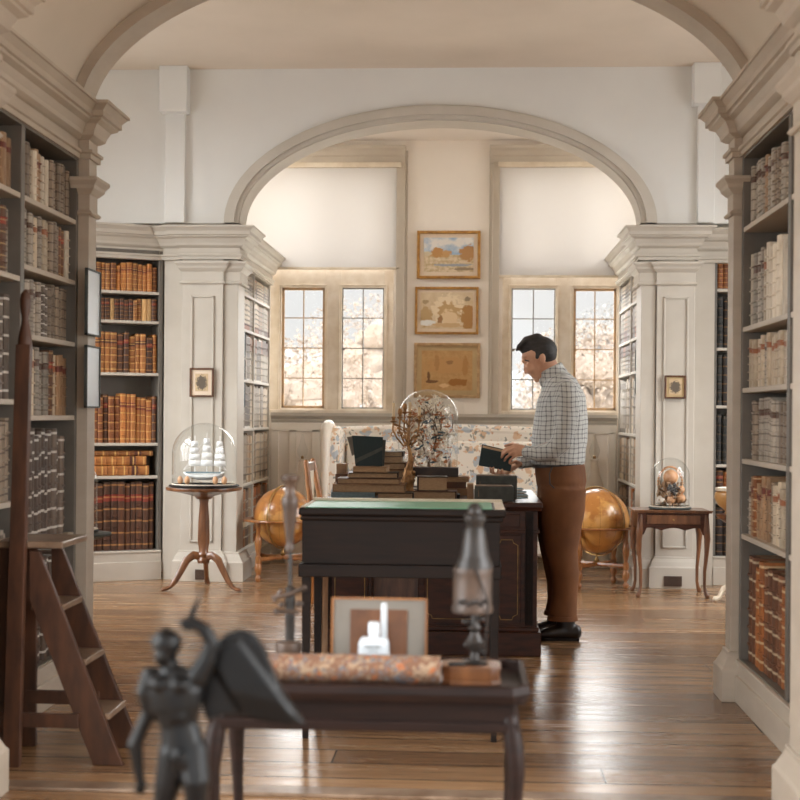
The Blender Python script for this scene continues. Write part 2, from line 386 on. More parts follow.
def arch_wall(mb, y0, y1, cx, a, b, zs, x0, x1, zt, legs=True, n=48):
    A = arc(cx, a, b, zs, n)
    top = [(x0 if k == 0 else x1 if k == n else x, zt) for k, (x, z) in enumerate(A)]
    vs = []; fs = []
    for y in (y0, y1):
        for p in A: vs.append((p[0], y, p[1]))
        for p in top: vs.append((p[0], y, p[1]))
    m = n+1
    for q in (0, 2*m):
        for k in range(n): fs.append((q+k, q+k+1, q+m+k+1, q+m+k))
        # corner triangles are included by the first/last top points
    for k in range(n):
        fs.append((k, k+1, 2*m+k+1, 2*m+k)); fs.append((m+k, m+k+1, 3*m+k+1, 3*m+k))
    mb.add(vs, fs)
    mb.box((x0, y0, zs), (cx-a, y1, zt-.001)) if False else None
    # side fill between the outer edge and the spring line
    for xa, xb in ((x0, A[0][0]), (A[-1][0], x1)):
        pass
    return mb
def ring(mb, y0, y1, cx, ai, bi, ao, bo, zs, n=56, mi=0):
    A = arc(cx, ai, bi, zs, n); B = arc(cx, ao, bo, zs, n); vs = []; fs = []
    for y in (y0, y1):
        for L in (A, B):
            for p in L: vs.append((p[0], y, p[1]))
    m = n+1
    for k in range(n):
        fs += [(k, k+1, m+k+1, m+k), (2*m+k, 3*m+k, 3*m+k+1, 2*m+k+1), (k, 2*m+k, 2*m+k+1, k+1), (m+k, m+k+1, 3*m+k+1, 3*m+k)]
    for k in (0, n): fs.append((k, m+k, 3*m+k, 2*m+k))
    return mb.add(vs, fs, mi)
CAPN = [(-.02, 2.145), (.012, 2.145), (.02, 2.155), (.012, 2.165), (.004, 2.17), (.004, 2.24), (.012, 2.245), (.03, 2.265), (.034, 2.28), (.05, 2.30), (.05, 2.315), (-.02, 2.315)]
YA, YB = 6.0, 6.12                     # pilasters of the near arch
YAb = 6.19
XLs, XLc = X(95, YB, 400), X(77, YA, 400)
XRs, XRc = X(727, YB, 400), X(740, YA, 400)
YP, YPb = 9.95, 10.2                   # wall of the second arch
YW = 11.9                              # window wall
YN0, YN1 = 3.95, 4.3                   # nearer piers
XN_R, XN_L = X(792, YN1), -1.56
ENT = [(-.06, 2.40), (.012, 2.40), (.012, 2.425), (.022, 2.43), (.022, 2.445), (.0, 2.45), (.0, 2.50), (.012, 2.505), (.03, 2.52), (.034, 2.54), (.05, 2.575), (.075, 2.59), (.078, 2.60), (.09, 2.605), (.09, 2.635), (.112, 2.662), (.12, 2.664), (.12, 2.68), (-.06, 2.68)]
ENT = [(r, 2.40+(z-2.40)*.86) for r, z in ENT]
CAP = [(-.02, 2.215), (.012, 2.215), (.02, 2.225), (.012, 2.235), (.004, 2.24), (.004, 2.31), (.012, 2.315), (.03, 2.335), (.034, 2.35), (.05, 2.37), (.05, 2.385), (-.02, 2.385)]
PLI = [(-.02, 0), (.045, 0), (.045, .14), (.036, .15), (.024, .175), (.012, .20), (.012, .215), (-.02, .22)]
# floor, ceilings, walls
fx0, fx1 = -3.6, 3.2
struct(MB().box((fx0-.2, -1.5, -.08), (fx1+.2, YW+.3, 0)).build('floor', 'floor'))
struct(MB().box((fx0, YAb-.19, 3.83), (fx1, YP+.1, 3.95)).build('ceiling', 'ceil'))
struct(MB().box((-2.6, YP+.1, 3.69), (2.4, YW+.25, 3.82)).build('ceiling', 'bay'))
cxn = X(413, YAb, 122); an, bn, zn = 1.51, .744, 2.603
# vaulted near aisle
mb = MB(); ring(mb, -1.2, YA+.02, cxn, an+.045, bn+.05, an+.13, bn+.13, zn); struct(mb.build('ceiling', 'vault', smooth=True))
mb = MB(); ring(mb, YA, YAb, cxn, an, bn, an+.10, bn+.10, zn-.002); struct(mb.build('trim_1', 'trim', smooth=True))
mb = MB(); arch_wall(mb, YA+.01, YAb-.01, cxn, an+.05, bn+.05, zn, fx0, fx1, 3.83)
mb.box((fx0, YA+.01, 0), (XLc-.01, YAb-.01, zn)).box((XRc+.01, YA+.01, 0), (fx1, YAb-.01, zn))
mb.prism([(fx0, YA+.01, zn), (cxn-an-.05, YA+.01, zn), (fx0, YA+.01, 3.83)], (0, .17, 0)); mb.prism([(cxn+an+.05, YA+.01, zn), (fx1, YA+.01, zn), (fx1, YA+.01, 3.83)], (0, .17, 0))
struct(mb.build('wall_near_arch', 'wall'))
for nm, xa, xb in (('wall_left_aisle', XLc-.42, XLc-.34), ('wall_right_aisle', XRc+.34, XRc+.42)):
    mb = MB().box((xa, 3.7, 0), (xb, YA, 2.70)).box((xa, -1.2, 0), (xb, .9, 2.7)).box((xa, .9, 0), (xb, 3.7, .5)).box((xa, .9, 2.35), (xb, 3.7, 2.7))  # out-of-view side openings added to let light onto the vault
    for y in (1.75, 2.7): mb.box((xa, y, .5), (xb, y+.12, 2.35))
    struct(mb.build(nm, 'vault'))
struct(MB().box((XLc-.34, 3.7, 0), (XLc, YN0, 2.40)).build('wall_left_near', 'trim'))
struct(MB().box((XRc, 3.7, 0), (XRc+.34, YN0, 2.40)).build('wall_right_near', 'trim'))
# pilasters, with capitals and plinths
def pilaster(name, pts, sgn, back, panel=None, z1=2.42, m='trim'):
    """pts: plan path round the shaft; back: box fill"""
    mb = MB(); (xa, ya), (xb, yb) = back
    mb.box((xa, ya, 0), (xb, yb, z1)); o = None
    sweep(mb, pts, CAPN, sgn); sweep(mb, pts, PLI, sgn)
    return struct(mb.build(name, m, bevel=.003))
pilaster('trim_2', [(XLc-.03, YA), (XLs, YA), (XLs, YB), (XLc-.03, YB)], 1, ((XLc-.05, YA), (XLs, YB)))
pilaster('trim_3', [(XRc+.03, YB), (XRs, YB), (XRs, YA), (XRc+.03, YA)], 1, ((XRs, YA), (XRc+.05, YB)))
pilaster('trim_4', [(XN_R+.2, YN1), (XN_R, YN1), (XN_R, YN0), (XN_R+.2, YN0)], 1, ((XN_R, YN0), (XRc+.1, YN1)))
pilaster('trim_5', [(XN_L-.2, YN0), (XN_L, YN0), (XN_L, YN1), (XN_L-.2, YN1)], 1, ((XLc-.1, YN0), (XN_L, YN1)))
# entablatures of the near aisle
mb = MB(); sweep(mb, [(XLc, -1.2), (XLc, YN0-.01), (XN_L, YN0-.01), (XN_L, YN1+.01), (XLc, YN1+.01), (XLc, YA-.01), (XLs, YA-.01), (XLs, YB+.01), (XLc-.1, YB+.01)], ENT, 1)
mb.box((XLc-.36, -1.2, 2.41), (XLc-.03, YA, 2.63)); struct(mb.build('trim_6', 'trim'))
mb = MB(); sweep(mb, [(XRc+.1, YB+.01), (XRs, YB+.01), (XRs, YA-.01), (XRc, YA-.01), (XRc, YN1+.01), (XN_R, YN1+.01), (XN_R, YN0-.01), (XRc, YN0-.01), (XRc, -1.2)], ENT, 1)
mb.box((XRc+.03, -1.2, 2.41), (XRc+.36, YA, 2.63)); struct(mb.build('trim_7', 'trim'))
# crossing: side walls with tall windows (out of frame), back walls
def side_wall(name, x0, x1, n):
    mb = MB(); a, b, z0, z1 = 6.9, 9.2, .8, 3.35
    mb.box((x0, YAb-.2, 0), (x1, a, 3.85)).box((x0, b, 0), (x1, 10.5, 3.85)).box((x0, a, 0), (x1, b, z0)).box((x0, a, z1), (x1, b, 3.85))
    struct(mb.build(name, 'wall'))
    mb = MB(); xm = (x0+x1)/2
    for y in (a+.03, (a+b)/2-.4, (a+b)/2+.4, b-.03): mb.box((xm-.04, y-.03, z0), (xm+.04, y+.03, z1))
    for z in (z0+.03, 2.1, z1-.03): mb.box((xm-.04, a, z-.03), (xm+.04, b, z+.03))
    struct(mb.build('window_%d' % n, 'stonef'))
side_wall('wall_left_crossing', fx0-.2, fx0, 3); side_wall('wall_right_crossing', fx1, fx1+.2, 4)
LP0, LP1 = X(162, YP, 500), X(237, YP, 400)      # left pier
RP0, RP1 = X(641, YP, 400), X(695, YP, 500)      # right pier
cx2 = X(441, YP, 223); zs2 = 2.675; ai2 = (RP0-LP1)/2-.005; bi2 = .77; cx2 = (RP0+LP1)/2
mb = MB(); arch_wall(mb, YP, YPb, cx2, ai2, bi2, zs2, fx0, fx1, 3.83)
mb.prism([(fx0, YP, zs2), (cx2-ai2, YP, zs2), (fx0, YP, 3.83)], (0, YPb-YP, 0)); mb.prism([(cx2+ai2, YP, zs2), (fx1, YP, zs2), (fx1, YP, 3.83)], (0, YPb-YP, 0))
struct(mb.build('wall_second_arch', 'wall'))
struct(MB().box((LP0, YP+.03, 0), (LP1, YPb, zs2+.01)).build('wall_left_pier', 'trimw'))
struct(MB().box((RP0, YP+.03, 0), (RP1, YPb, zs2+.01)).build('wall_right_pier', 'trimw'))
XD0 = X(713, 10.12, 420)
XEc = X(240, 10.27, 400); XFc = X(640, 10.27, 400)
struct(MB().box((LP0, YPb, 0), (XEc-.0, 10.24, 2.6)).box((XFc, YPb, 0), (RP1, 10.24, 2.6)).build('wall_pier_backs', 'trimw'))
struct(MB().box((RP1, 10.088, 0), (XD0, 10.3, zs2+.01)).build('wall_right_recess', 'trimw'))
struct(MB().box((fx0, 10.45, 0), (LP0+.1, 10.55, 2.8)).build('wall_left_recess', 'trimw'))
struct(MB().box((XD0, 10.45, 0), (fx1, 10.55, 2.8)).build('wall_right_back', 'trimw'))
# archivolt
mb = MB(); ring(mb, YP-.03, YP+.02, cx2, ai2+.0, bi2, ai2+.11, bi2+.105, zs2); ring(mb, YP-.05, YP+.01, cx2, ai2+.03, bi2+.03, ai2+.10, bi2+.095, zs2)
ring(mb, YP-.01, YPb+.01, cx2, ai2-.008, bi2-.008, ai2+.02, bi2+.02, zs2)
struct(mb.build('trim_8', 'trimw', smooth=True))
# corbels with strips on the arch wall
for k, (a, b, c, d, ya, yb) in enumerate(((159, 187, 165, 185, 60, 112), (694, 722, 698, 715, 63, 104))):
    mb = MB(); z0 = Z(a, yb, YP-.1); xa, xb = X(a, YP-.12, 80), X(b, YP-.12, 80)
    mb.taper(((xa+xb)/2, YP-.06, z0), ((xb-xa), .12), ((xa+xb)/2, YP-.06, 3.83), ((xb-xa), .12))
    mb.box((X(c, YP-.04, 150), YP-.04, zs2), (X(d, YP-.04, 150), YP, z0+.01))
    struct(mb.build('trim_%d' % (9+k), 'wall', bevel=.006))
# pier pilasters: shaft, panel moulding, capital, plinth
def pier_front(n, pa, pb, qa, qb, vent):
    xa, xb = X(pa, YP-.04, 420), X(pb, YP-.04, 420); mb = MB()
    mb.box((xa, YP-.04, 0), (xb, YP+.04, 2.42))
    pth = [(xa, YP+.03), (xa, YP-.04), (xb, YP-.04), (xb, YP+.03)]
    sweep(mb, pth, CAP, -1 if False else 1)
    sweep(mb, pth, [(-.01, 0), (.05, 0), (.05, .15), (.04, .16), (.03, .19), (.012, .215), (.012, .225), (-.01, .23)], 1)
    x0, x1 = X(qa, YP-.05, 420), X(qb, YP-.05, 420); t = .014
    for z0, z1 in ((.29, 2.13),):
        mb.box((x0, YP-.052, z0), (x0+t, YP-.038, z1)).box((x1-t, YP-.052, z0), (x1, YP-.038, z1)).box((x0, YP-.052, z0), (x1, YP-.038, z0+t)).box((x0, YP-.052, z1-t), (x1, YP-.038, z1))
    o = struct(mb.build('trim_%d' % n, 'trimw', bevel=.003))
    v = MB().box((X(vent[0], YP-.1, 580), YP-.1, Z(300, 581, YP-.1)), (X(vent[1], YP-.1, 580), YP-.088, Z(300, 571, YP-.1))); 
    for k in range(5): zz = Z(300, 571, YP-.1)-.012-k*.014; v.box((X(vent[0]+1, YP-.1, 580), YP-.104, zz), (X(vent[1]-1, YP-.1, 580), YP-.09, zz+.006))
    return v
v1 = pier_front(11, 181, 222, 190, 213, (195, 207)); v2 = pier_front(12, 656, 694, 663, 688, (664, 682))
tag(v1.build('floor_vent', 'ventm'), 'small brown vent grille in plinth of the left pier', 'vent')
tag(v2.build('floor_vent', 'ventm'), 'small brown vent grille in plinth of the right pier', 'vent')
def strip(n, xa, xb, ya, yb, sgn_pts):
    mb = MB().box((xa-(.006 if n == 14 else 0), ya, 0), (xb+(.006 if n == 13 else 0), yb, 2.42)); sweep(mb, sgn_pts, CAP, 1); sweep(mb, sgn_pts, PLI, 1); struct(mb.build('trim_%d' % n, 'trimw', bevel=.003))
XEc = X(240, 10.27, 400); XFc = X(640, 10.27, 400)
a = X(223, YP-.02, 400); strip(13, a, LP1, YP-.02, YPb+.02, [(a, YP), (a, YP-.02), (LP1+.02, YP-.02), (LP1+.02, YPb+.04), (XEc-.02, YPb+.04)])
b = X(655, YP-.02, 400); strip(14, RP0, b, YP-.02, YPb+.02, [(XFc+.02, YPb+.04), (RP0-.02, YPb+.04), (RP0-.02, YP-.02), (b, YP-.02), (b, YP)])
# angled case C geometry
AC = radians(27); CR = Vector((X(161, 9.98, 560), 9.98)); CL = .82; C0 = CR-Vector((cos(AC), sin(AC)))*CL
far0 = CR-Vector((cos(AC), sin(AC)))*1.15
mb = MB(); sweep(mb, [(far0.x, far0.y), (CR.x, CR.y), (LP0, YP), (a-.0, YP), (X(180, YP-.04), YP-.001), (X(180, YP-.04), YP-.045), (LP1+.02, YP-.045), (LP1+.02, YPb+.05), (XEc, YPb+.05), (XEc, YW)][:3]+[(X(179, YP-.04), YP), (X(179, YP-.04), YP-.045), (LP1+.02, YP-.045), (LP1+.02, YPb+.05), (XEc, YPb+.05), (XEc, YW)], ENT, 1)
struct(mb.build('trim_15', 'trimw'))
mb = MB(); sweep(mb, [(XFc, YW), (XFc, YPb+.05), (RP0-.02, YPb+.05), (RP0-.02, YP-.045), (X(696, YP-.04), YP-.045), (X(696, YP-.04), 10.08), (fx1, 10.08)], ENT, 1)
struct(mb.build('trim_16', 'trimw'))
struct(MB().box((XD0-.02, 10.1, 2.5), (fx1, 10.45, 2.63)).build('wall_right_over_case', 'trimw'))
mb = MB(); mb.prism([(far0.x, far0.y, 2.5), (CR.x, CR.y, 2.5), (CR.x, 10.45, 2.5), (far0.x, 10.45, 2.5)], (0, 0, .13)); struct(mb.build('wall_left_over_case', 'trimw'))
# bay side walls; unseen high openings added to brighten the bay ceiling and window wall
for nm, xa, xb in (('wall_bay_left', XEc-.45, XEc-.32), ('wall_bay_right', XFc+.32, XFc+.45)):
    mb = MB().box((xa, YPb, 0), (xb, YW+.1, 2.78)).box((xa, YPb, 3.6), (xb, YW+.1, 3.7)).box((xa, YPb, 2.78), (xb, 10.36, 3.6)).box((xa, 11.72, 2.78), (xb, YW+.1, 3.6))
    mb.box(((xa+xb)/2-.03, 10.98, 2.78), ((xa+xb)/2+.03, 11.08, 3.6)); struct(mb.build(nm, 'bay'))
# window wall
zsill = Z(335, 413, YW); ztop = Z(335, 164, YW)
wl0, wl1 = X(226, YW, 350), X(393, YW, 350); wr0, wr1 = X(502, YW, 350), X(690, YW, 350)
mb = MB(); bx0, bx1 = XEc-.4, XFc+.5
for xa, xb in ((bx0, wl0), (wl1, wr0), (wr1, max(wr1+.05, bx1))): mb.box((xa, YW, zsill), (xb, YW+.25, ztop))
mb.box((bx0, YW, 0), (bx1, YW+.25, zsill)).box((bx0, YW, ztop), (bx1, YW+.25, 3.72))
struct(mb.build('wall_window', 'bay'))
# window heads, architraves
mb = MB()
for xa, xb, e in ((X(396, YW, 280), X(405, YW, 280), 1), (X(491, YW, 280), X(499, YW, 280), -1)):
    mb.box((xa, YW-.03, zsill), (xb, YW+.01, ztop+.01))
    if e == 1: mb.box((xb, YW-.012, zsill), (xb+.02, YW+.01, 3.6))
    else: mb.box((xa-.02, YW-.012, zsill), (xa, YW+.01, 3.6))
    mb.box((xb-.012, YW-.045, zsill), (xb-.001, YW, ztop+.005)) if e == 1 else mb.box((xa+.001, YW-.045, zsill), (xa+.012, YW, ztop+.005))
HEAD = [(-.02, ztop-.0), (.02, ztop), (.02, ztop+.06), (.035, ztop+.07), (.05, ztop+.10), (.08, ztop+.125), (.085, ztop+.15), (-.02, ztop+.15)]
sweep(mb, [(bx0, YW-.01), (X(406, YW, 150), YW-.01)], HEAD, 1); sweep(mb, [(X(490, YW, 150), YW-.01), (bx1, YW-.01)], HEAD, 1)
struct(mb.build('trim_17', 'arch', bevel=.003))
# dado rail + panelling
mb = MB(); RAIL = [(-.02, 1.16), (.012, 1.16), (.012, 1.185), (.02, 1.19), (.02, 1.205), (.04, 1.225), (.055, 1.235), (.055, 1.262), (-.02, 1.262)]
RAIL = [(r, z+zsill-1.262) for r, z in RAIL]
sweep(mb, [(XEc, YW-.002), (XFc, YW-.002)], RAIL, 1)
struct(mb.build('trim_18', 'trimw'))
mb = MB(); zt_ = zsill-.15
mb.box((XEc, YW-.018, zt_-.02), (XFc, YW, zt_+.06)).box((XEc, YW-.02, 0), (XFc, YW, .2))
for px in (275, 293, 316, 360, 404, 452, 500, 545, 575, 590, 612): x = X(px, YW, 440); mb.box((x-.035, YW-.018, .2), (x+.035, YW, zt_))
struct(mb.build('trim_19', 'bayt', bevel=.004))
# ---- windows
def window(n, lights, x0, x1, zl0, zl1, zt):
    t = thing('window_%d' % n, ((x0+x1)/2, YW+.1, zsill), kind='structure')
    mb = MB(); y0, y1 = YW+.08, YW+.2; zu0 = zl1+.2; zu1 = zt-.05
    xs = [x0]+[e for l in lights for e in l]+[x1]
    for k in range(0, len(xs), 2):
        mb.box((xs[k], y0, zsill), (xs[k+1], y1, zu0)); c_ = (xs[k]+xs[k+1])/2; mb.box((c_-.02, y1-.05, zu0), (c_+.02, y1, zt))
    for a_, b_ in ((zsill, zl0), (zl1, zu0), (zu1, zt)): mb.box((x0, y0+.002, a_), (x1, y1-.002, b_))
    mb.box((x0, YW+.01, zsill-.01), (x1, y0+.02, zsill+.03))
    # chamfer mouldings round each light
    for a_, b_ in lights:
        for q in (a_-.028, b_+.016): mb.box((q, y0-.012, zl0-.03), (q+.012, y0+.01, zl1+.03))
        mb.box((a_-.028, y0-.012, zl1+.016), (b_+.028, y0+.01, zl1+.028))
    mb.build('window_frame', 'stonef', t, bevel=.006)
    for i, (a_, b_) in enumerate(lights):
        for z0, z1, rows in ((zl0, zl1, 4),):
            mb = MB(); e = .012; yy = y0+.05
            if rows == 4 and i % 2 == 1: e = .022
            mb.box((a_, yy-.012, z0), (a_+e, yy+.012, z1)).box((b_-e, yy-.012, z0), (b_, yy+.012, z1)).box((a_, yy-.012, z0), (b_, yy+.012, z0+e)).box((a_, yy-.012, z1-e), (b_, yy+.012, z1))
            c = (a_+b_)/2; mb.box((c-.005, yy-.008, z0), (c+.005, yy+.008, z1))
            for r in range(1, rows): z = z0+(z1-z0)*r/rows; mb.box((a_, yy-.007, z-.0045), (b_, yy+.007, z+.0045))
            if rows == 4: mb.box((a_-.012, yy-.03, (z0+z1)/2-.02), (a_+.03, yy-.012, (z0+z1)/2-.005))
            cs = mb.build('casement', 'rust' if e > .02 else 'iron', t)
            MB().box((a_+.002, yy+.001, z0+.002), (b_-.002, yy+.004, z1-.002)).build('pane', 'pane', cs)
    return t
zl0, zl1 = Z(335, 408.5, YW+.13), Z(335, 288, YW+.13); yl = YW+.13
window(1, [(X(234, yl, 350), X(266, yl, 350)), (X(282, yl, 350), X(325, yl, 350)), (X(342, yl, 350), X(384, yl, 350))], wl0, wl1, zl0, zl1, ztop)
window(2, [(X(511, yl, 350), X(555, yl, 350)), (X(573, yl, 350), X(616, yl, 350)), (X(636, yl, 350), X(676, yl, 350))], wr0, wr1, zl0, zl1, ztop)
def blind(a_, b_, zb, lab):
    t = thing('roller_blind', ((a_+b_)/2, YW-.02, zb), label=lab, cat='blind', group='roller blinds')
    mb = MB(); n = 16
    for k in range(n):
        x0 = a_+(b_-a_)*k/n; x1 = a_+(b_-a_)*(k+1)/n; mb.box((x0, YW-.024+.0015*sin(k*1.3), zb+.02), (x1, YW-.022+.0015*sin(k*1.3), ztop-.02))
    MB().box((a_, YW-.024, zb+.02), (b_, YW-.022, ztop-.02)).build('blind_fabric', 'blind', t)
    MB().box((a_-.01, YW-.06, ztop-.04), (b_+.01, YW-.015, ztop+.005)).build('roller_casing', 'ivory', t, bevel=.004)
    MB().box((a_, YW-.03, zb), (b_, YW-.016, zb+.022)).build('bottom_bar', 'ivory', t, bevel=.003)
blind(X(222, YW, 350), X(400, YW-.02, 220), Z(335, 270, YW), 'white translucent roller blind, half drawn, over the left window')
blind(X(499, YW-.02, 220), X(690, YW, 350), Z(560, 278, YW), 'white translucent roller blind, half drawn, over the right window')
# ------------------------------------------------------------------ bookcases and books
def bookcase(lab, origin, rz, bays, zss, depth=.30, mat='case', plinth=.19, top=2.42, sides=(.03, .03), div=.045, pm='trim', group=None):
    t = thing('bookcase', (*origin, 0), rz, label=lab, cat='bookcase', group=group); W = WM[t.name]
    def bx(mb, a_, b_): return mb.box(a_, b_, 0, W)
    L = bays[-1][1]; l0 = bays[0][0]
    bx(MB(), (l0-sides[0], .0, 0), (l0, depth, top)).build('side_panel', mat, t, bevel=.003)
    bx(MB(), (L, .0, 0), (L+sides[1], depth, top)).build('side_panel', mat, t, bevel=.003)
    bx(MB(), (l0, depth-.02, 0), (L, depth, top)).build('back_panel', mat, t)
    bx(MB(), (l0, .0, top-.03), (L, depth-.02, top)).build('top_panel', mat, t)
    for (a_, b_), (c_, d_) in zip(bays, bays[1:]): bx(MB(), (b_, .0, plinth), (c_, depth-.02, top-.03)).build('divider', mat, t, bevel=.003)
    mb = MB(); pz = plinth
    for a_, b_ in (((l0-sides[0], -.02, 0), (L+sides[1], .01, pz*.62)), ((l0-sides[0], -.008, pz*.6), (L+sides[1], .01, pz-.02)), ((l0-sides[0], -.016, pz-.02), (L+sides[1], .01, pz-.004))): bx(mb, a_, b_)
    mb.build('plinth', pm, t, bevel=.004)
    for (a_, b_), zs in zip(bays, zss):
        for i, z in enumerate([plinth]+zs): bx(MB(), (a_, .002, z-.022), (b_, depth-.02, z)).build('shelf', pm if i else mat, t, bevel=.003)
    return t
def book_mesh(name, banded):
    mb = MB(); prof = [(-.5, .12), (-.47, .035), (-.3, .008), (0, 0), (.3, .008), (.47, .035), (.5, .12)]
    zs = [0, .012]
    bands = [.16, .325, .49, .655, .82] if banded else []
    for b_ in bands: zs += [b_-.014, b_-.006, b_+.006, b_+.014]
    zs += [.985, .985, 1]
    if banded: zs = sorted(set(zs))
    else: zs = [0, .012, .5, .99, 1]
    vs = []; fs = []; m_ = len(prof)+2
    for z in zs:
        k = -.03 if any(abs(z-b_) < .008 for b_ in bands) else 0
        for x, y in prof: vs.append((x, y+(k if abs(x) < .45 else 0), z))
        vs += [(.5, 1, z), (-.5, 1, z)]
    for i in range(len(zs)-1):
        for k in range(m_): a_, b_ = i*m_+k, i*m_+(k+1) % m_; fs.append((a_, b_, b_+m_, a_+m_))
    fs.append(tuple(range(m_))[::-1])
    mb.add(vs, fs, 0); q = (len(zs)-1)*m_
    mb.add(vs[q:], [tuple(range(m_))], 0)
    mb.add([(-.42, .14, .97), (.42, .14, .97), (.42, .99, .97), (-.42, .99, .97), (-.42, .14, 1.001), (.42, .14, 1.001), (.42, .99, 1.001), (-.42, .99, 1.001)], [(4, 5, 6, 7)], 1)
    me = bpy.data.meshes.new(name); me.from_pydata(mb.v, [], mb.f)
    me.materials.append(VEL[0][1]); me.materials.append(M['pages'])
    for p, i in zip(me.polygons, mb.mi): p.material_index = i
    return me
BM = [book_mesh('book_banded', True), book_mesh('book_plain', False)]
NUM = ['first', 'second', 'third', 'fourth', 'fifth', 'sixth', 'seventh', 'eighth', 'ninth', 'tenth', 'eleventh', 'twelfth', 'thirteenth', 'fourteenth', 'fifteenth', 'sixteenth', 'seventeenth', 'eighteenth', 'nineteenth', 'twentieth']
NUM += ['twenty '+w for w in NUM[:9]]
NB = [0]
def row(rng, x0, x1, zg, pal, w, hfill, depth=.2, setb=.025, plainp=.3, slope=0):
    """list of (x, width, height, depth, palette item, banded?, lean)"""
    out = []; x = x0+.004
    lastp = None
    while x < x1-w[0]*.8:
        ww = rng.uniform(*w); ww = min(ww, x1-x-.002)
        if rng.random() > .45 or lastp is None: lastp = rng.choice(pal)
        f = (x-x0)/(x1-x0)
        h = zg*min(.97, rng.uniform(*hfill)+slope*(f-.5)); out.append((x+ww/2, ww*.97, h, depth*rng.uniform(.85, 1.05), lastp, 0 if rng.random() > plainp else 1))
        x += ww+rng.uniform(0, .0012)
    return out
def place_books(case, rng, x0, x1, z0, z1, pal, w, hfill, shelfname, casename, side, depth=.2, setb=.03, plainp=.3, slope=0, group=None):
    W = WM[case.name]; L = row(rng, x0, x1, z1-z0, pal, w, hfill, depth, setb, plainp, slope)
    for k, (x, ww, h, d, p, bnd) in enumerate(L):
        o = bpy.data.objects.new('book', BM[bnd]); COL.objects.link(o); NB[0] += 1
        y = setb+rng.uniform(-.006, .01)
        ln = rng.uniform(-.004, .004)
        o.matrix_world = W @ Matrix.Translation((x, y, z0)) @ Matrix.Rotation(ln, 4, 'Y') @ Matrix.Diagonal((ww, d, h, 1))
        o.material_slots[0].link = 'OBJECT'; o.material_slots[0].material = p[1]
        if side == 'left': i, rf = k, 'left'
        else: i, rf = len(L)-1-k, side
        tag(o, '%s book, %s from %s, %s shelf of %s' % (p[0], NUM[i], rf, shelfname, casename), 'book', group or 'books in '+casename)
    return L
rg = random.Random(11)
# A: left near case, faces +X; local x runs away from the camera
yA0 = YN1+.02; divL = 5.25
A = bookcase('tall grey painted built-in bookcase at left beside the ladder, full of pale spines', (XLc, yA0), pi/2, [(0, divL-.022-yA0), (divL+.022-yA0, YA-yA0-.03)], [[.90, 1.30, 1.79, 2.12][:4], [.71, 1.237, 1.567, 1.845, 2.12]], depth=.33, sides=(.01, .03))
zA2 = [.19, .71, 1.237, 1.567, 1.845, 2.12, 2.39]; NA2 = ['bottom', 'fifth', 'fourth', 'third', 'second', 'top']
mixv = VEL
palsA = [VSIL[:1]+VSIL[:1]+FOL[1:2], VSIL[:1]*3+VSIL[1:2], [VEL[0], VEL[1], VEL[3], VEL[5], VEL[4]], [VEL[1], VEL[2], VEL[5], VEL[1], VEL[4], VSIL[1]], [VEL[2], VEL[1], VEL[0], VEL[4], VEL[6], VEL[5]], [VEL[0], VEL[3], VEL[1], VEL[4], VEL[5], VEL[2]]]
x0, x1 = divL+.026-yA0, YA-yA0-.034
for i in range(6):
    wr = [(.045, .06), (.042, .056), (.038, .055), (.038, .056), (.036, .054), (.038, .056)][i]
    place_books(A, rg, x0, x1, zA2[i], zA2[i+1]-.022, palsA[i], wr, (.84, .94), NA2[i], 'left aisle far bay', 'far post', depth=.22, slope=-.03)
zA1 = [.19, .90, 1.30, 1.79, 2.12, 2.39]; NA1 = ['bottom', 'fourth', 'third', 'second', 'top']
for i in range(5):
    place_books(A, rg, divL-.026-yA0-.46, divL-.026-yA0, zA1[i], zA1[i+1]-.022, [VSIL[0], VEL[6], VSIL[1]] if i == 2 else [VEL[1], VEL[4], VEL[2], VEL[3], VSIL[0]], (.045, .06), (.82, .93), NA1[i], 'left aisle near bay', 'divider', depth=.22)
# B: right near case, faces -X; local x runs towards the camera
divR = 5.1; yB0 = YA-.02
B = bookcase('tall grey painted built-in bookcase at right with pale spines and large folios below', (XRc, yB0), -pi/2, [(.02, yB0-divR-.022), (yB0-divR+.022, yB0-YN1-.02)], [[.741, 1.07, 1.38, 1.647, 2.086]]*2, depth=.33, sides=(.03, .01))
zB = [.19, .741, 1.07, 1.38, 1.647, 2.086, 2.39]; NBn = ['bottom', 'fifth', 'fourth', 'third', 'second', 'top']
palsB = [FOL+FOL+[VSIL[2], FOL[1]], [VEL[3], VEL[0], VEL[2], VEL[1], FOL[0]], [VEL[0], VEL[1], VEL[2], VEL[5], VSIL[1]], [VEL[0], VEL[5], VEL[1]], [VEL[5], VEL[0], VEL[5], VEL[1]], [VEL[1], VEL[0], VEL[2], VEL[3]]]
for i in range(6):
    wr = [(.06, .085), (.042, .06), (.05, .075), (.045, .065), (.05, .08), (.042, .06)][i]
    hf = [(.76, .86), (.72, .86), (.84, .93), (.80, .9), (.72, .80), (.84, .93)][i]
    place_books(B, rg, .026, yB0-divR-.026, zB[i], zB[i+1]-.022, palsB[i], wr, hf, NBn[i], 'right aisle far bay', 'far post', depth=.24, plainp=.15, slope=-.04)
    place_books(B, rg, yB0-divR+.026, yB0-divR+.026+.22, zB[i], zB[i+1]-.022, palsB[i], (.05, .07), hf, NBn[i], 'right aisle near bay', 'left', depth=.24)
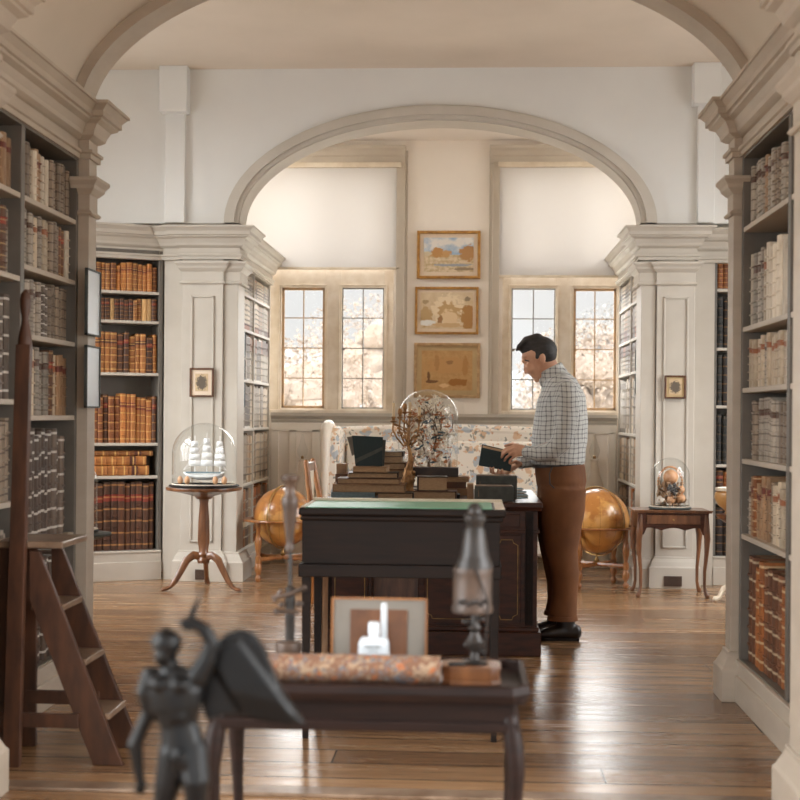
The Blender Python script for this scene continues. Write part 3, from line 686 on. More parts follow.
# C: angled case of brown books
Cc = bookcase('angled grey built-in bookcase of orange brown books left of the ship stand', (C0.x, C0.y), AC, [(0, CL-.03)], [[.78, 1.026, 1.55, 1.94, 2.16]], depth=.27, plinth=.225, top=2.47, pm='trimw')
zC = [.225, .78, 1.026, 1.55, 1.94, 2.16, 2.45]
WC = [(.036, .056), None, (.032, .05), (.032, .05), (.03, .044), (.032, .046)]
HC = [(.9, .96), None, (.66, .74), (.74, .84), (.74, .88), (.68, .82)]
PC = [[ORG[2], ORG[2], ORG[1]], None, [ORG[0], ORG[2], ORG[1], ORG[0]], [ORG[2], ORG[1], ORG[3], ORG[0]], [ORG[1], ORG[3], OPL, ORG[2], ORG[1]], [ORG[1], ORG[0], ORG[1], ORG[3]]]
for i in range(6):
    if i == 1: continue
    place_books(Cc, rg, .20, CL-.034, zC[i], zC[i+1]-.022, PC[i], WC[i], HC[i], NBn[i], 'the angled case', 'right', depth=.19, plainp=.4, slope=-.06 if i > 1 else 0)
W = WM[Cc.name]; zz = zC[1]
for k, (h, w_, nm) in enumerate(((.075, .47, 'bottom of three'), (.07, .45, 'middle of three'), (.038, .5, 'top of three'))):
    o = bpy.data.objects.new('book', BM[0]); COL.objects.link(o)
    o.matrix_world = W @ Matrix.Translation((.26, .03, zz+h/2+.0005)) @ Matrix.Rotation(pi/2, 4, 'Y') @ Matrix.Diagonal((h, .2, w_, 1))
    o.material_slots[0].link = 'OBJECT'; o.material_slots[0].material = ORG[3][1]; zz += h+.001
    tag(o, 'golden brown book lying flat in the angled brown case, %s' % nm, 'book', 'books lying flat in the angled case')
# D: right back case, dark books
D = bookcase('grey built-in bookcase of blackish books behind the right post', (XD0+.02, 10.1), 0, [(.0, .62), (.66, 1.28)], [[.63, .90, 1.34, 1.77, 2.21]]*2, depth=.3, plinth=.22, top=2.47, pm='trimw', sides=(.02, .03))
zD = [.22, .63, .90, 1.34, 1.77, 2.21, 2.45]
for i in range(6):
    pal = BLK if i in (0, 2, 3, 4) else [ORG[1], ORG[2]]
    place_books(D, rg, .004, .19, zD[i], zD[i+1]-.022, pal, (.04, .055), (.86, .93), NBn[i], 'the dark right case', 'left', depth=.2, plainp=.2)
# E, F: bay cases
yE0 = YPb+.06; yE1 = YW-.14; mid = 10.93
E = bookcase('tall cream built-in bookcase in the window bay, left side', (XEc, yE0), pi/2, [(0, mid-yE0-.012), (mid-yE0+.012, yE1-yE0)], [[.696, 1.135, 1.52, 1.92, 2.2]]*2, mat='trimw', pm='trimw', depth=.3, sides=(.02, .03))
Fc = bookcase('tall cream built-in bookcase in the window bay, right side', (XFc, yE1), -pi/2, [(0, yE1-mid-.012), (yE1-mid+.012, yE1-yE0)], [[.715, 1.115, 1.61, 1.877, 2.165]]*2, mat='trimw', pm='trimw', depth=.3, sides=(.03, .02))
bm_ = MB(); mats = [b_[1] for b_ in VEL+VSIL+FOL]; idx = {b_[1].name: i for i, b_ in enumerate(VEL+VSIL+FOL)}
for case, bays, zs in ((E, ((.004, mid-yE0-.015), (mid-yE0+.015, yE1-yE0-.004)), [.19, .696, 1.135, 1.52, 1.92, 2.2, 2.39]), (Fc, ((.004, yE1-mid-.015), (yE1-mid+.015, yE1-yE0-.004)), [.19, .715, 1.115, 1.61, 1.877, 2.165, 2.39])):
    W = WM[case.name]
    for x0, x1 in bays:
        for i in range(6):
            pal = [FOL[0], FOL[2], VSIL[1], FOL[0], VSIL[2]] if i == 0 else [VEL[3], VEL[1], FOL[2], VEL[0]] if i == 1 else [VEL[1], VEL[1], VSIL[1], VEL[0]] if i < 4 else [VEL[1], VEL[0], VEL[3], VEL[2]]
            for x, ww, h, d, p, bnd in row(rg, x0, x1, zs[i+1]-.022-zs[i], pal, (.04, .062), (.9, .97), .2, .03, .3):
                T = W @ Matrix.Translation((x, .03, zs[i]))
                lvl = [0, .16, .165, .32, .325, .48, .485, .64, .645, .82, .825, 1]
                mi = idx[p[1].name]
                bm_.box((-ww*.49, -.018, 0), (ww*.49, d-.03, h), mi, T)
                for b_ in (.17, .33, .49, .65, .81): bm_.box((-ww*.4, -.023, h*b_-.005), (ww*.4, -.014, h*b_+.005), idx[VEL[1][1].name], T)
o = bm_.build('shelved_books', mats); tag(o, 'pale and tan banded books filling both window bay bookcases', 'books', kind='stuff')
# ------------------------------------------------------------------ furniture
def T(name, loc, lab, cat, group=None, rz=0): return thing(name, loc, rz, label=lab, cat=cat, group=group)
def one(mb, name, mat, lab, cat, group=None, **kw): return tag(mb.build(name, mat, **kw), lab, cat, group)
struct(MB().box((XLc+.0, 4.35, 0), (XRc, 4.44, .012)).build('trim_20', 'ladtop', bevel=.003))
# partners desk
d0, d1 = 7.0, 8.2; dx0, dx1 = X(326, d0, 600), X(537, d0, 600); DT = .80
t = T('writing_desk', ((dx0+dx1)/2, (d0+d1)/2, 0), 'large dark mahogany pedestal desk loaded with stacked books in mid room', 'desk')
MB().box((dx0-.03, d0-.03, DT-.03), (dx1+.026, d1+.03, DT)).box((dx0-.018, d0-.018, DT-.045), (dx1+.022, d1+.018, DT-.03)).build('desktop', 'mahog', t, bevel=.008)
zf = Z(515, 531, d0); zp = Z(515, 628, d0)
MB().box((dx0, d0, zf), (dx1, d1, DT-.04)).box((dx0-.01, d0-.01, zf-.012), (dx1+.012, d1+.01, zf+.006)).build('frieze', 'mahog', t, bevel=.004)
xq = X(488, d0, 600); xk = X(418, d0, 600); xj = X(372, d0, 600)
MB().box((xk, d0, zp), (dx1, d1, zf)).build('pedestal', 'mahog', t, bevel=.004); MB().box((dx0, d0, zp), (xj, d1, zf)).build('pedestal', 'mahog', t, bevel=.004)
MB().box((xj-.02, d0+.12, zp), (xk+.02, d0+.16, zf)).build('knee_panel', 'wal', t)
MB().box((dx0-.02, d0-.02, 0), (dx1+.022, d1+.02, zp-.02)).box((dx0-.01, d0-.01, zp-.02), (dx1+.01, d1+.01, zp+.006)).build('plinth', 'mahog', t, bevel=.006)
def door(xa, xb, knob):
    dr = MB().box((xa, d0-.014, zp+.02), (xb, d0+.004, zf-.02)).build('door', 'mahog', t, bevel=.004)
    c, r, y = .028, .0022, d0-.0155; x0, x1, z0, z1 = xa+.018, xb-.018, zp+.045, zf-.045
    L = [(x0+c, z0), (x1-c, z0), (x1-c+.006, z0+c*.6), (x1, z0+c), (x1, z1-c), (x1-c+.006, z1-c*.6), (x1-c, z1), (x0+c, z1), (x0+c-.006, z1-c*.6), (x0, z1-c), (x0, z0+c), (x0+c-.006, z0+c*.6), (x0+c, z0)]
    MB().tube([(a_, y, b_) for a_, b_ in L], r, seg=6, cap=False).build('inlay', 'brass', dr)
    for kx, kz in knob: MB().lathe((0, 0, 0), [(.011, 0), (.013, .004), (.007, .007), (.009, .013), (.001, .016)], 14, m=None).build('rosette', 'brass', dr)
    for ch, (kx, kz) in zip([c_ for c_ in dr.children if c_.name.startswith('rosette')], knob):
        ch.matrix_local = WM[t.name].inverted() @ Matrix.Translation((kx, d0-.014, kz)) @ Matrix.Rotation(pi/2, 4, 'X')
    return dr
for xa, xb in ((X(424, d0, 580), X(488, d0, 580)), (X(492, d0, 580), X(521, d0, 580)), (dx0+.03, xj-.02)):
    door(xa, xb, [(xb-.022, zf-.04), (xb-.022, zp+.04), (xa+.022, zp+.04)])
for xx in (X(529, d0, 580), dx0+.012):
    mb = MB().box((xx-.02, d0-.02, zp+.015), (xx+.02, d0, DT-.05))
    for q in (-.011, 0, .011): mb.box((xx+q-.003, d0-.024, zp+.04), (xx+q+.003, d0-.018, DT-.09))
    mb.build('corner_pilaster', 'dark', t, bevel=.002)
for xa, xb in ((dx0+.05, xj-.02), (xj+.01, xk-.01), (X(424, d0, 515), X(520, d0, 515))):
    dr = MB().box((xa, d0-.012, zf+.02), (xb, d0+.003, DT-.062)).build('drawer', 'mahog', t, bevel=.003)
    MB().ball(((xa+xb)/2, d0-.022, (zf+DT-.04)/2), .009, 10).build('knob', 'brass', dr)
# pale column between the desks
mb = MB().lathe((X(324, 6.1, 600), 6.1, 0), [(.045, 0), (.045, .02), (.03, .03), (.024, .12), (.026, .15), (.019, .17), (.018, .6), (.024, .64), (.012, .68)], 18)
one(mb, 'wooden_stand_pole', 'palewood', 'pale turned wooden pole standing behind left leg of the green topped desk', 'pole', smooth=True)
# green-topped writing table
g0, g1 = 5.14, 5.56; gx0, gx1 = X(302, g0, 540), X(500, g0, 540)
t = T('standing_desk', ((gx0+gx1)/2, (g0+g1)/2, 0), 'black standing desk with green leather top in front of the big desk', 'desk')
za = .891; zb_ = Z(400, 565, g0); zc = Z(400, 578, g0)
MB().box((gx0-.012, g0-.02, za-.03), (gx1+.022, g1+.02, za)).box((gx0-.006, g0-.012, za-.05), (gx1+.012, g1+.012, za-.03)).build('desktop', 'ebony', t, bevel=.008)
MB().box((gx0+.012, g0+.0, za-.001), (gx1-.03, g1-.03, za+.002)).build('leather_top', 'leather_g', t)
MB().box((gx0-.006, g1-.03, za-.001), (gx1+.016, g1+.014, za+.012)).box((gx1-.02, g0-.01, za-.001), (gx1+.018, g1-.03, za+.004)).box((gx0-.008, g0+.02, za-.001), (gx0+.01, g1-.03, za+.004)).build('edge_strip', 'ivory', t, bevel=.002)
MB().box((gx0, g0, zb_), (gx1, g1, za-.04)).build('frieze', 'ebony', t, bevel=.003)
MB().box((gx0-.012, g0-.012, zc), (gx1+.006, g1+.006, zb_)).build('rail', 'ebony', t, bevel=.004)
for lx in (gx0+.004, gx1-.032):
    for ly in (g0-.004, g1-.03): MB().taper((lx+.014, ly+.014, 0), (.022, .022), (lx+.014, ly+.014, zc), (.034, .034)).build('leg', 'ebony', t, bevel=.002)
k = MB(); p = P(497, 563, g0+.02); k.prism([p+Vector((-.006, 0, .02)), p+Vector((.002, 0, .022)), p+Vector((.01, 0, -.02)), p+Vector((.002, 0, -.023))], (0, .004, 0))
k.build('escutcheon', 'ivory', t)
# tray table in front
w0, w1 = 2.905, 3.25; tx0, tx1 = X(203, w0, 690), X(525, w0, 690); TS = .64
t = T('tray_table', ((tx0+tx1)/2, (w0+w1)/2, 0), 'dark cabriole tray table in the foreground with roll and instruments', 'table')
mb = MB(); mb.box((tx0, w0, TS-.016), (tx1, w1, TS))
R_ = [(-.004, TS-.012), (.01, TS-.01), (.014, TS+.006), (.010, TS+.022), (.0, TS+.026), (-.006, TS+.02), (-.004, TS)]
sweep(mb, [(tx0+.05, w0), (tx1-.03, w0), (tx1, w0+.03), (tx1, w1-.03), (tx1-.03, w1), (tx0+.03, w1), (tx0, w1-.03), (tx0, w0+.03), (tx0+.05, w0)], R_, 1); mb.build('tray_top', 'dark', t, bevel=.002)
MB().box((tx0+.02, w0+.018, .578), (tx1-.02, w1-.018, TS-.014)).box((tx0+.012, w0+.01, .558), (tx1-.012, w1-.01, .582)).build('apron', 'dark', t, bevel=.004)
for sx, lx in ((-1, tx0+.03), (1, tx1-.03)):
    for sy, ly in ((-1, w0+.03), (1, w1-.03)):
        q = [(.0, 0, .585, .019), (.008, .008, .53, .022), (.013, .013, .47, .019), (.008, .008, .36, .013), (0, 0, .22, .010), (-.003, -.003, .10, .009), (.004, .004, .04, .010), (.016, .014, .012, .013)]
        MB().tube([(lx+sx*a_, ly+sy*b_, c_) for a_, b_, c_, r in q], [(r, r) for *_, r in q], side=(1, 0, 0), seg=10).build('leg', 'dark', t, smooth=True)
# things on the tray table
yr = 3.03; zr = TS+.0335
mb = MB(); xa, xb = X(269, yr, 670), X(440, yr, 670); n_ = 28; vs = []; fs = []
for i in range(13):
    x = xa+(xb-xa)*i/12
    for k in range(n_): a_ = 2*pi*k/n_; r = .0325*(1+.02*sin(3*a_+i*.6)); vs.append((x, yr+r*cos(a_), zr+r*sin(a_)))
for i in range(12):
    for k in range(n_): a_, b_ = i*n_+k, i*n_+(k+1) % n_; fs.append((a_, b_, b_+n_, a_+n_))
fs += [tuple(range(n_)), tuple(range(12*n_, 13*n_))]; mb.add(vs, fs)
for r in (.024, .015): mb.tube([(xb-.001, yr+r*cos(a_), zr+r*sin(a_)) for a_ in [2*pi*k/20 for k in range(21)]], .0025, seg=6, cap=False)
one(mb, 'patterned_roll', 'paisley', 'rolled orange and grey patterned paper lying along front of the tray table', 'roll', smooth=True)
# card frame
t = T('framed_card', (X(379, 3.2, 650), 3.2, TS), 'framed brown card on pale mount leaning upright behind the patterned roll', 'frame')
yc = 3.21; a_, b_ = X(331, yc, 640), X(427, yc, 640); zt2 = Z(380, 598.5, yc)
ti = Matrix.Translation((0, yc, TS)) @ Matrix.Rotation(radians(-7), 4, 'X') @ Matrix.Translation((0, -yc, -TS))
MB().box((a_, yc-.004, TS), (b_, yc+.004, zt2), 0, ti).build('mount', 'wmount', t)
mb = MB()
for q in (((a_, yc-.008, TS), (a_+.004, yc+.006, zt2)), ((b_-.004, yc-.008, TS), (b_, yc+.006, zt2)), ((a_, yc-.008, zt2-.004), (b_, yc+.006, zt2))): mb.box(*q, 0, ti)
mb.build('frame', 'gold_wood', t)
c0, c1 = X(350, yc, 640), X(407, yc, 640); zq = Z(380, 610, yc)
MB().box((c0, yc-.0065, TS+.002), (c1, yc-.0035, zq), 0, ti).build('card', M['brown'], t)
mb = MB(); xm = X(377, yc, 640)
mb.prism([ti @ Vector(v) for v in ((xm-.03, yc-.009, TS+.01), (xm+.035, yc-.009, TS+.01), (xm+.02, yc-.009, zq-.0), (xm-.012, yc-.009, zq-.0))], (0, .003, 0)); mb.build('silhouette', 'wal', t)
# white bottle and stick
yb = 3.12; t = T('white_bottle', (X(374, yb, 650), yb, TS), 'white plastic bottle with square cap standing behind the patterned roll', 'bottle')
xa, xb = X(358, yb, 640), X(390, yb, 640); z1 = Z(374, 637, yb); xm = (xa+xb)/2
MB().taper((xm, yb, TS), (xb-xa, .04), (xm, yb, z1-.008), (xb-xa-.006, .036)).taper((xm, yb, z1-.008), (xb-xa-.006, .036), (xm, yb, z1), (xb-xa-.02, .024)).build('body', 'wplastic', t, bevel=.004)
MB().lathe((xm, yb, 0), [(.011, z1-.002), (.011, z1+.004), (.0135, z1+.005), (.0135, Z(374, 622, yb)-.003), (.012, Z(374, 622, yb))], 20).build('cap', 'wplastic', t, smooth=True)
mb = MB()
for k in range(9): mb.box((xm-.018+k*.004, yb-.0202, z1-.022), (xm-.0155+k*.004, yb-.0185, z1-.0185+(.001 if k % 3 == 0 else 0)))
mb.box((xm-.012, yb-.0205, z1-.03), (xm+.010, yb-.019, z1-.0285)); mb.build('label', 'slate', t)
mb = MB(); ys = 3.155; mb.lathe((X(384, ys, 640), ys, TS), [(.006, 0), (.006, .02), (.0075, .022), (.0075, Z(384, 603, ys)-TS-.01), (.006, Z(384, 603, ys)-TS)], 14)
one(mb, 'white_tube', 'wplastic', 'slim white tube standing upright right behind the white bottle', 'tube', smooth=True)
# octagonal box + microscope (right)
yo = 3.08; xo = X(471, yo, 665)
mb = MB(); ow, od = .068, .05
def octo(w_, d_, c=.3): return [(xo+a_*w_, yo+b_*d_) for a_, b_ in ((-1, -1+c), (-1+c, -1), (1-c, -1), (1, -1+c), (1, 1-c), (1-c, 1), (-1+c, 1), (-1, 1-c))]
mb.prism([(x, y, TS) for x, y in octo(ow, od)], (0, 0, .008)).prism([(x, y, TS+.008) for x, y in octo(ow*.95, od*.94)], (0, 0, .027)).prism([(x, y, TS+.035) for x, y in octo(ow*1.0, od)], (0, 0, .006))
one(mb, 'octagonal_box', 'wal', 'low octagonal wooden box carrying the right hand microscope', 'box', bevel=.002)
zb = TS+.0412
xm = X(475, yo, 600)
t = T('microscope', (xm, yo, zb), 'antique turned microscope with wide drum standing on the octagonal box', 'microscope')
def zz_(py): return Z(472, py, yo)
MB().lathe((xm, yo, 0), [(.03, zb), (.031, zb+.004), (.012, zb+.01), (.010, zz_(652)), (.020, zz_(646)), (.022, zz_(641)), (.014, zz_(636)), (.010, zz_(632)), (.016, zz_(628)), (.009, zz_(624)), (.009, zz_(610))], 20).build('foot', 'pewter', t, smooth=True)
MB().lathe((xm-.006, yo, 0), [(.01, zz_(613)), (.046, zz_(612)), (.048, zz_(608)), (.0445, zz_(604)), (.0445, zz_(580)), (.0435, zz_(574)), (.046, zz_(570)), (.043, zz_(567))], 32).build('drum', 'pewterl', t, smooth=True)
MB().lathe((xm-.002, yo, 0), [(.044, zz_(567.2)), (.04, zz_(562)), (.036, zz_(558)), (.034, zz_(556)), (.031, zz_(550)), (.024, zz_(530)), (.019, zz_(527)), (.020, zz_(524)), (.026, zz_(520)), (.0255, zz_(516)), (.018, zz_(513)), (.016, zz_(511)), (.017, zz_(508)), (.012, zz_(505)), (.008, zz_(503))], 32).build('eyepiece', 'pewter', t, smooth=True)
mb = MB()
for dx, py in ((-.022, 621), (.016, 618), (-.018, 644), (.02, 650)): mb.ball((xm+dx, yo-.01, zz_(py)), (.008, .008, .006), 10).tube([(xm, yo, zz_(py)), (xm+dx, yo-.01, zz_(py))], .003, seg=6)
mb.build('focus_knob', 'pewter', t, smooth=True)
mb = MB().tube([(xm+.022, yo-.03, zz_(657)), (xm+.03, yo-.045, zz_(600)), (xm+.0, yo-.048, zz_(565))], .0025, seg=6)
for k in range(7): mb.ball((xm-.034+k*.0095, yo-.046+.0015*abs(k-3), zz_(600)+.004*sin(k*2.2)), (.005, .004, .006), 8)
mb.build('side_mechanism', 'pewter', t, smooth=True)
mb = MB().box((xo-.052, yo-.044, TS+.0413), (xo-.012, yo-.022, TS+.05)); 
one(mb, 'steel_clamp', 'pewter', 'small dark clamp lying on left end of the octagonal box', 'clamp', bevel=.002)
# left instrument
yl_ = 3.19; xm = X(290, yl_, 560)
def zl(py): return Z(290, py, yl_)
t = T('microscope', (xm, yl_, TS), 'tall slender brass microscope at left end of the tray table', 'microscope')
MB().lathe((xm-.002, yl_, 0), [(.034, TS), (.034, TS+.006), (.012, TS+.012), (.012, zl(656)), (.03, zl(655)), (.033, zl(648)), (.03, zl(642)), (.012, zl(640))], 24).build('foot', 'pewterl', t, smooth=True)
MB().lathe((xm+.001, yl_, 0), [(.0115, zl(640)), (.0115, zl(620)), (.013, zl(618)), (.011, zl(612)), (.0125, zl(604)), (.012, zl(588)), (.005, zl(585)), (.0045, zl(552))], 16).build('pillar', 'pewter', t, smooth=True)
mb = MB()
mb.tube([(xm-.04, yl_-.012, zl(597)), (xm, yl_-.016, zl(594)), (xm+.036, yl_-.012, zl(587))], [.004, .006, .007], seg=8).tube([(xm-.034, yl_-.01, zl(600)), (xm-.02, yl_-.012, zl(590))], [.006, .005], seg=8)
mb.tube([(xm-.028, yl_-.01, zl(611)), (xm+.02, yl_-.01, zl(611))], .0055, seg=8).ball((xm-.03, yl_-.012, zl(611)), .008, 10).ball((xm+.024, yl_-.01, zl(603)), (.011, .008, .008), 10).ball((xm-.018, yl_-.014, zl(604)), .008, 10)
mb.build('stage_arm', 'pewterl', t, smooth=True)
MB().lathe((xm-.001, yl_, 0), [(.005, zl(552)), (.010, zl(551)), (.0115, zl(547)), (.008, zl(544)), (.009, zl(541)), (.019, zl(507)), (.0215, zl(503)), (.0205, zl(498)), (.014, zl(495)), (.013, zl(484)), (.017, zl(482)), (.021, zl(479)), (.0205, zl(476)), (.012, zl(474.5))], 24).build('eyepiece', 'pewterl', t, smooth=True)
# ---- library steps
l0, l1 = 4.68, 4.93; t = T('library_steps', (-1.42, 4.8, 0), 'dark oak library steps with tall hand pole beside the left bookcase', 'ladder')
for y in (l0, l1):
    pts = [(X(39, l0, 551), Z(39, 551, l0)), (X(123, l0, 767), .0), (X(93, l0, 767), 0), (X(29, l0, 600), Z(29, 600, l0)), (X(29, l0, 551), Z(29, 551, l0))]
    MB().prism([(a_, y, b_) for a_, b_ in pts], (0, .022, 0)).build('stringer', 'ladder', t, bevel=.003)
MB().box((X(-4, l0, 545), l0-.015, .768), (X(64, l0, 545), l1+.04, .792)).build('platform', 'ladtop', t, bevel=.005)
for xx, zz in ((X(61, l0, 608), .565), (X(84, l0, 663), .372), (X(107, l0, 718), .18)): MB().box((xx-.115, l0+.02, zz-.022), (xx+.004, l1+.002, zz)).build('tread', 'ladtop', t, bevel=.004)
mb = MB(); 
mb.tube([(X(15, l0, 770), l0-.03, 0), (X(25, l0, 345), l0-.03, Z(25, 345, l0))], [(.028, .018), (.026, .018)], side=(1, 0, 0), seg=4, cap=False)
mb2 = MB(); xx0, xx1 = X(15, l0, 770), X(27.5, l0, 345); zt3 = Z(27, 345, l0)
mb2.prism([(xx0-.03, l0-.05, 0), (xx0+.03, l0-.05, 0), (xx1+.026, l0-.05, zt3), (xx1-.026, l0-.05, zt3)], (0, .032, 0))
xf = X(28.5, l0, 310); mb2.lathe((xf, l0-.034, 0), [(.026, zt3-.002), (.024, Z(28, 338, l0)), (.014, Z(28, 324, l0)), (.013, Z(28, 318, l0)), (.019, Z(28, 308, l0)), (.02, Z(28, 300, l0)), (.015, Z(28, 294, l0)), (.004, Z(28, 291, l0))], 16, sy=.7)
mb2.build('hand_pole', 'ladder', t, bevel=.003)
for y, z in ((l0-.021, .135), (l1-.003, .16)): MB().box((X(2, l0, 730), y, z), (X(80, l0, 730), y+.02, z+.05)).build('rail', 'ladder', t, bevel=.003)
for y in (l0, l1): MB().box((X(-2, l0, 700), y, 0), (X(13, l0, 700), y+.02, .77)).build('rear_leg', 'ladder', t, bevel=.003)
# ---- tripod stand with ship
ty = 9.4; cx = X(204, ty, 500)
def zt_(py, px=204): return Z(px, py, ty)
t = T('tripod_stand', (cx, ty, 0), 'round topped mahogany tripod stand before the left pier', 'table')
MB().lathe((cx, ty, 0), [(.05, zt_(499)), (.07, zt_(496)), (.2, zt_(491.5)), (.262, zt_(490)), (.268, zt_(488.5)), (.266, zt_(487)), (.25, zt_(487.3))], 48).build('tabletop', 'wal', t, smooth=True)
MB().lathe((cx, ty, 0), [(.04, zt_(563)), (.046, zt_(560)), (.034, zt_(557)), (.042, zt_(554)), (.032, zt_(551)), (.042, zt_(540)), (.038, zt_(520)), (.03, zt_(503)), (.034, zt_(500)), (.03, zt_(497)), (.05, zt_(496))], 20).build('column', 'wal', t, smooth=True)
for ang in (-158, -18, 95):
    a_ = radians(ang); q = [(.02, .235, .03), (.07, .25, .03), (.12, .215, .028), (.16, .14, .024), (.2, .07, .021), (.235, .03, .02), (.27, .018, .022), (.29, .014, .016)]
    MB().tube([(cx+r*cos(a_), ty+r*sin(a_), z) for r, z, w_ in q], [(w_*.75, w_) if i < 5 else (w_, w_*.7) for i, (r, z, w_) in enumerate(q)], side=(-sin(a_), cos(a_), 0), seg=10).build('leg', 'wal', t, smooth=True)
zb = zt_(487)+.001
def dome(cx, cy, z0, r, h, base='ebony', lab='', bm=.018, feet=False, g=None):
    t = T('glass_dome', (cx, cy, z0), lab, 'glass dome', g)
    MB().lathe((cx, cy, z0), [(r*1.06, .004), (r*1.1, .008), (r*1.1, .014), (r*1.05, bm), (r*.9, bm)], 40).build('base', base, t, smooth=True)
    if feet:
        for k in range(3): a_ = radians(-90+120*k); MB().ball((cx+r*.9*cos(a_), cy+r*.9*sin(a_), z0+.006), (.012, .012, .006), 8).build('foot', base, t)
    pr = [(r*.985, bm), (r, bm+.01)]; hs = h-r*.95
    for k in range(5): pr.append((r, bm+.01+(hs-bm-.01)*k/4))
    for k in range(1, 15): a_ = pi/2*k/14; pr.append((max(r*cos(a_), .0005), hs+(h-hs)*sin(a_)))
    MB().lathe((cx, cy, z0), pr, 48).build('glass', 'glass', t, smooth=True)
    MB().tube([(cx+r*.995*cos(a_), cy+r*.995*sin(a_), z0+bm+.004) for a_ in [2*pi*k/40 for k in range(41)]], .004, seg=6, cap=False).build('rim_cord', 'paper', t)
    return t
rs = .226; dome(cx, ty, zb, rs, zt_(423)-zb, lab='glass dome on black base covering a model ship, on the tripod stand', feet=True)
ship = T('model_ship', (cx, ty, zb+.018), 'white glass three masted model ship inside the dome at left', 'model ship')
mb = MB(); z0 = zb+.018
hull = [(-.15, .085, .004), (-.12, .07, .03), (-.05, .055, .038), (.05, .055, .038), (.11, .065, .03), (.14, .085, .01)]
mb.tube([(cx+a_, ty, z0+b_) for a_, b_, r in hull], [(r, r*.6) for *_, r in hull], side=(0, 1, 0), seg=12); mb.build('hull', 'sail', ship, smooth=True)
MB().tube([(cx+a_, ty-.04, z0+.085) for a_ in (-.12, 0, .12)], .006, seg=6).build('stripe', 'bluegrey', ship)
for k, (px, hh) in enumerate(((195, 436), (207, 433), (220, 436))):
    x = X(px, ty, 450); zt4 = zt_(hh)
    ms = MB().tube([(x, ty, z0+.09), (x, ty, zt4)], .0035, seg=6).build('mast', 'sail', ship)
    for j in range(4):
        zc_ = z0+.13+j*(zt4-z0-.16)/4; w_ = .045-.007*j
        mb = MB(); hgt = (zt4-z0-.16)/4*.85; G = []
        for a_ in range(5):
            for b_ in range(4): u = a_/4*2-1; v = b_/3; G.append((x+u*w_*(1-.12*v), ty-.008-.014*(1-u*u)*sin(pi*v), zc_+v*hgt))
        G2 = [(p[0], p[1]+.003, p[2]) for p in G]; fs = []
        for a_ in range(4):
            for b_ in range(3): i = a_*4+b_; fs += [(i, i+1, i+5, i+4), (20+i, 20+i+4, 20+i+5, 20+i+1)]
        mb.add(G+G2, fs); mb.build('sail', 'sail', ship, smooth=True)
mb = MB()
for a_, b_ in ((-.15, 433), (.16, 436)):
    for q in range(4): mb.tube([(cx+a_*(1-.0*q), ty, z0+.1), (cx+a_*.1*q, ty, zt_(440+q*8))], .0012, seg=4)
mb.build('rigging', 'sail', ship)
for px in (182, 189, 217, 226): one(MB().ball((X(px, ty, 470), ty-.06, z0+.0305), (.02, .014, .03), 10), 'glass_ornament', 'shell1', 'small amber ornament standing beside the model ship in the dome', 'ornament', 'amber ornaments round the ship', smooth=True)
mb = MB(); mb.lathe((cx, ty, z0), [(rs*.9, -.0), (rs*.88, .003)], 32); mb.v = mb.v; 
# ---- right cabriole table
sy0, sy1 = 9.35, 9.7; sx0, sx1 = X(638, sy0, 515), X(709, sy0, 515); zt5 = Z(672, 511, sy0)
t = T('side_table', ((sx0+sx1)/2, (sy0+sy1)/2, 0), 'small walnut cabriole side table before the right pier', 'table')
MB().box((sx0-.02, sy0-.02, zt5-.014), (sx1+.02, sy1+.02, zt5)).box((sx0-.025, sy0-.025, zt5-.004), (sx1+.025, sy0-.012, zt5+.006)).build('tabletop', 'wal', t, bevel=.004)
zf5 = Z(672, 530, sy0); n_ = 24; pts = [(sx0, zt5-.014)]
for k in range(n_+1):
    u = k/n_; s = .018*abs(sin(pi*3*u)) if .12 < u < .88 else -.03; pts.append((sx0+(sx1-sx0)*u, zf5+.0+s-.004))
pts.append((sx1, zt5-.014))
MB().prism([(a_, sy0, b_) for a_, b_ in pts], (0, .02, 0)).box((sx0, sy0+.02, zf5), (sx0+.02, sy1, zt5-.014)).box((sx1-.02, sy0+.02, zf5), (sx1, sy1, zt5-.014)).box((sx0+.02, sy1-.02, zf5), (sx1-.02, sy1, zt5-.014)).build('apron', 'mahog', t)
dr = MB().box((sx0+.06, sy0-.006, zf5+.04), (sx1-.06, sy0+.001, zt5-.03)).build('drawer', 'wal', t, bevel=.002)
MB().ball(((sx0+sx1)/2, sy0-.013, (zf5+.04+zt5-.03)/2), .007, 10).build('knob', 'brass', dr)
for sx, lx in ((-1, sx0+.02), (1, sx1-.02)):
    for sy, ly in ((-1, sy0+.02), (1, sy1-.02)):
        q = [(0, 0, zt5-.03, .022), (.004, .004, zf5, .026), (.012, .01, zf5-.06, .022), (.008, .006, .3, .015), (-.004, 0, .18, .012), (-.004, 0, .08, .011), (.004, .003, .035, .013), (.014, .01, .014, .018)]
        MB().tube([(lx+sx*a_, ly+sy*b_, c_) for a_, b_, c_, r in q], [r for *_, r in q], side=(1, 0, 0), seg=10).build('leg', 'wal', t, smooth=True)
cx = X(670, 9.52, 500); zb = zt5+.001; dr_ = .135
dome(cx, 9.52, zb, dr_, Z(670, 457.5, 9.52)-zb, lab='glass dome of shells and fir cones on the walnut side table', base='slate', feet=True)
z0 = zb+.018; rr = random.Random(3)
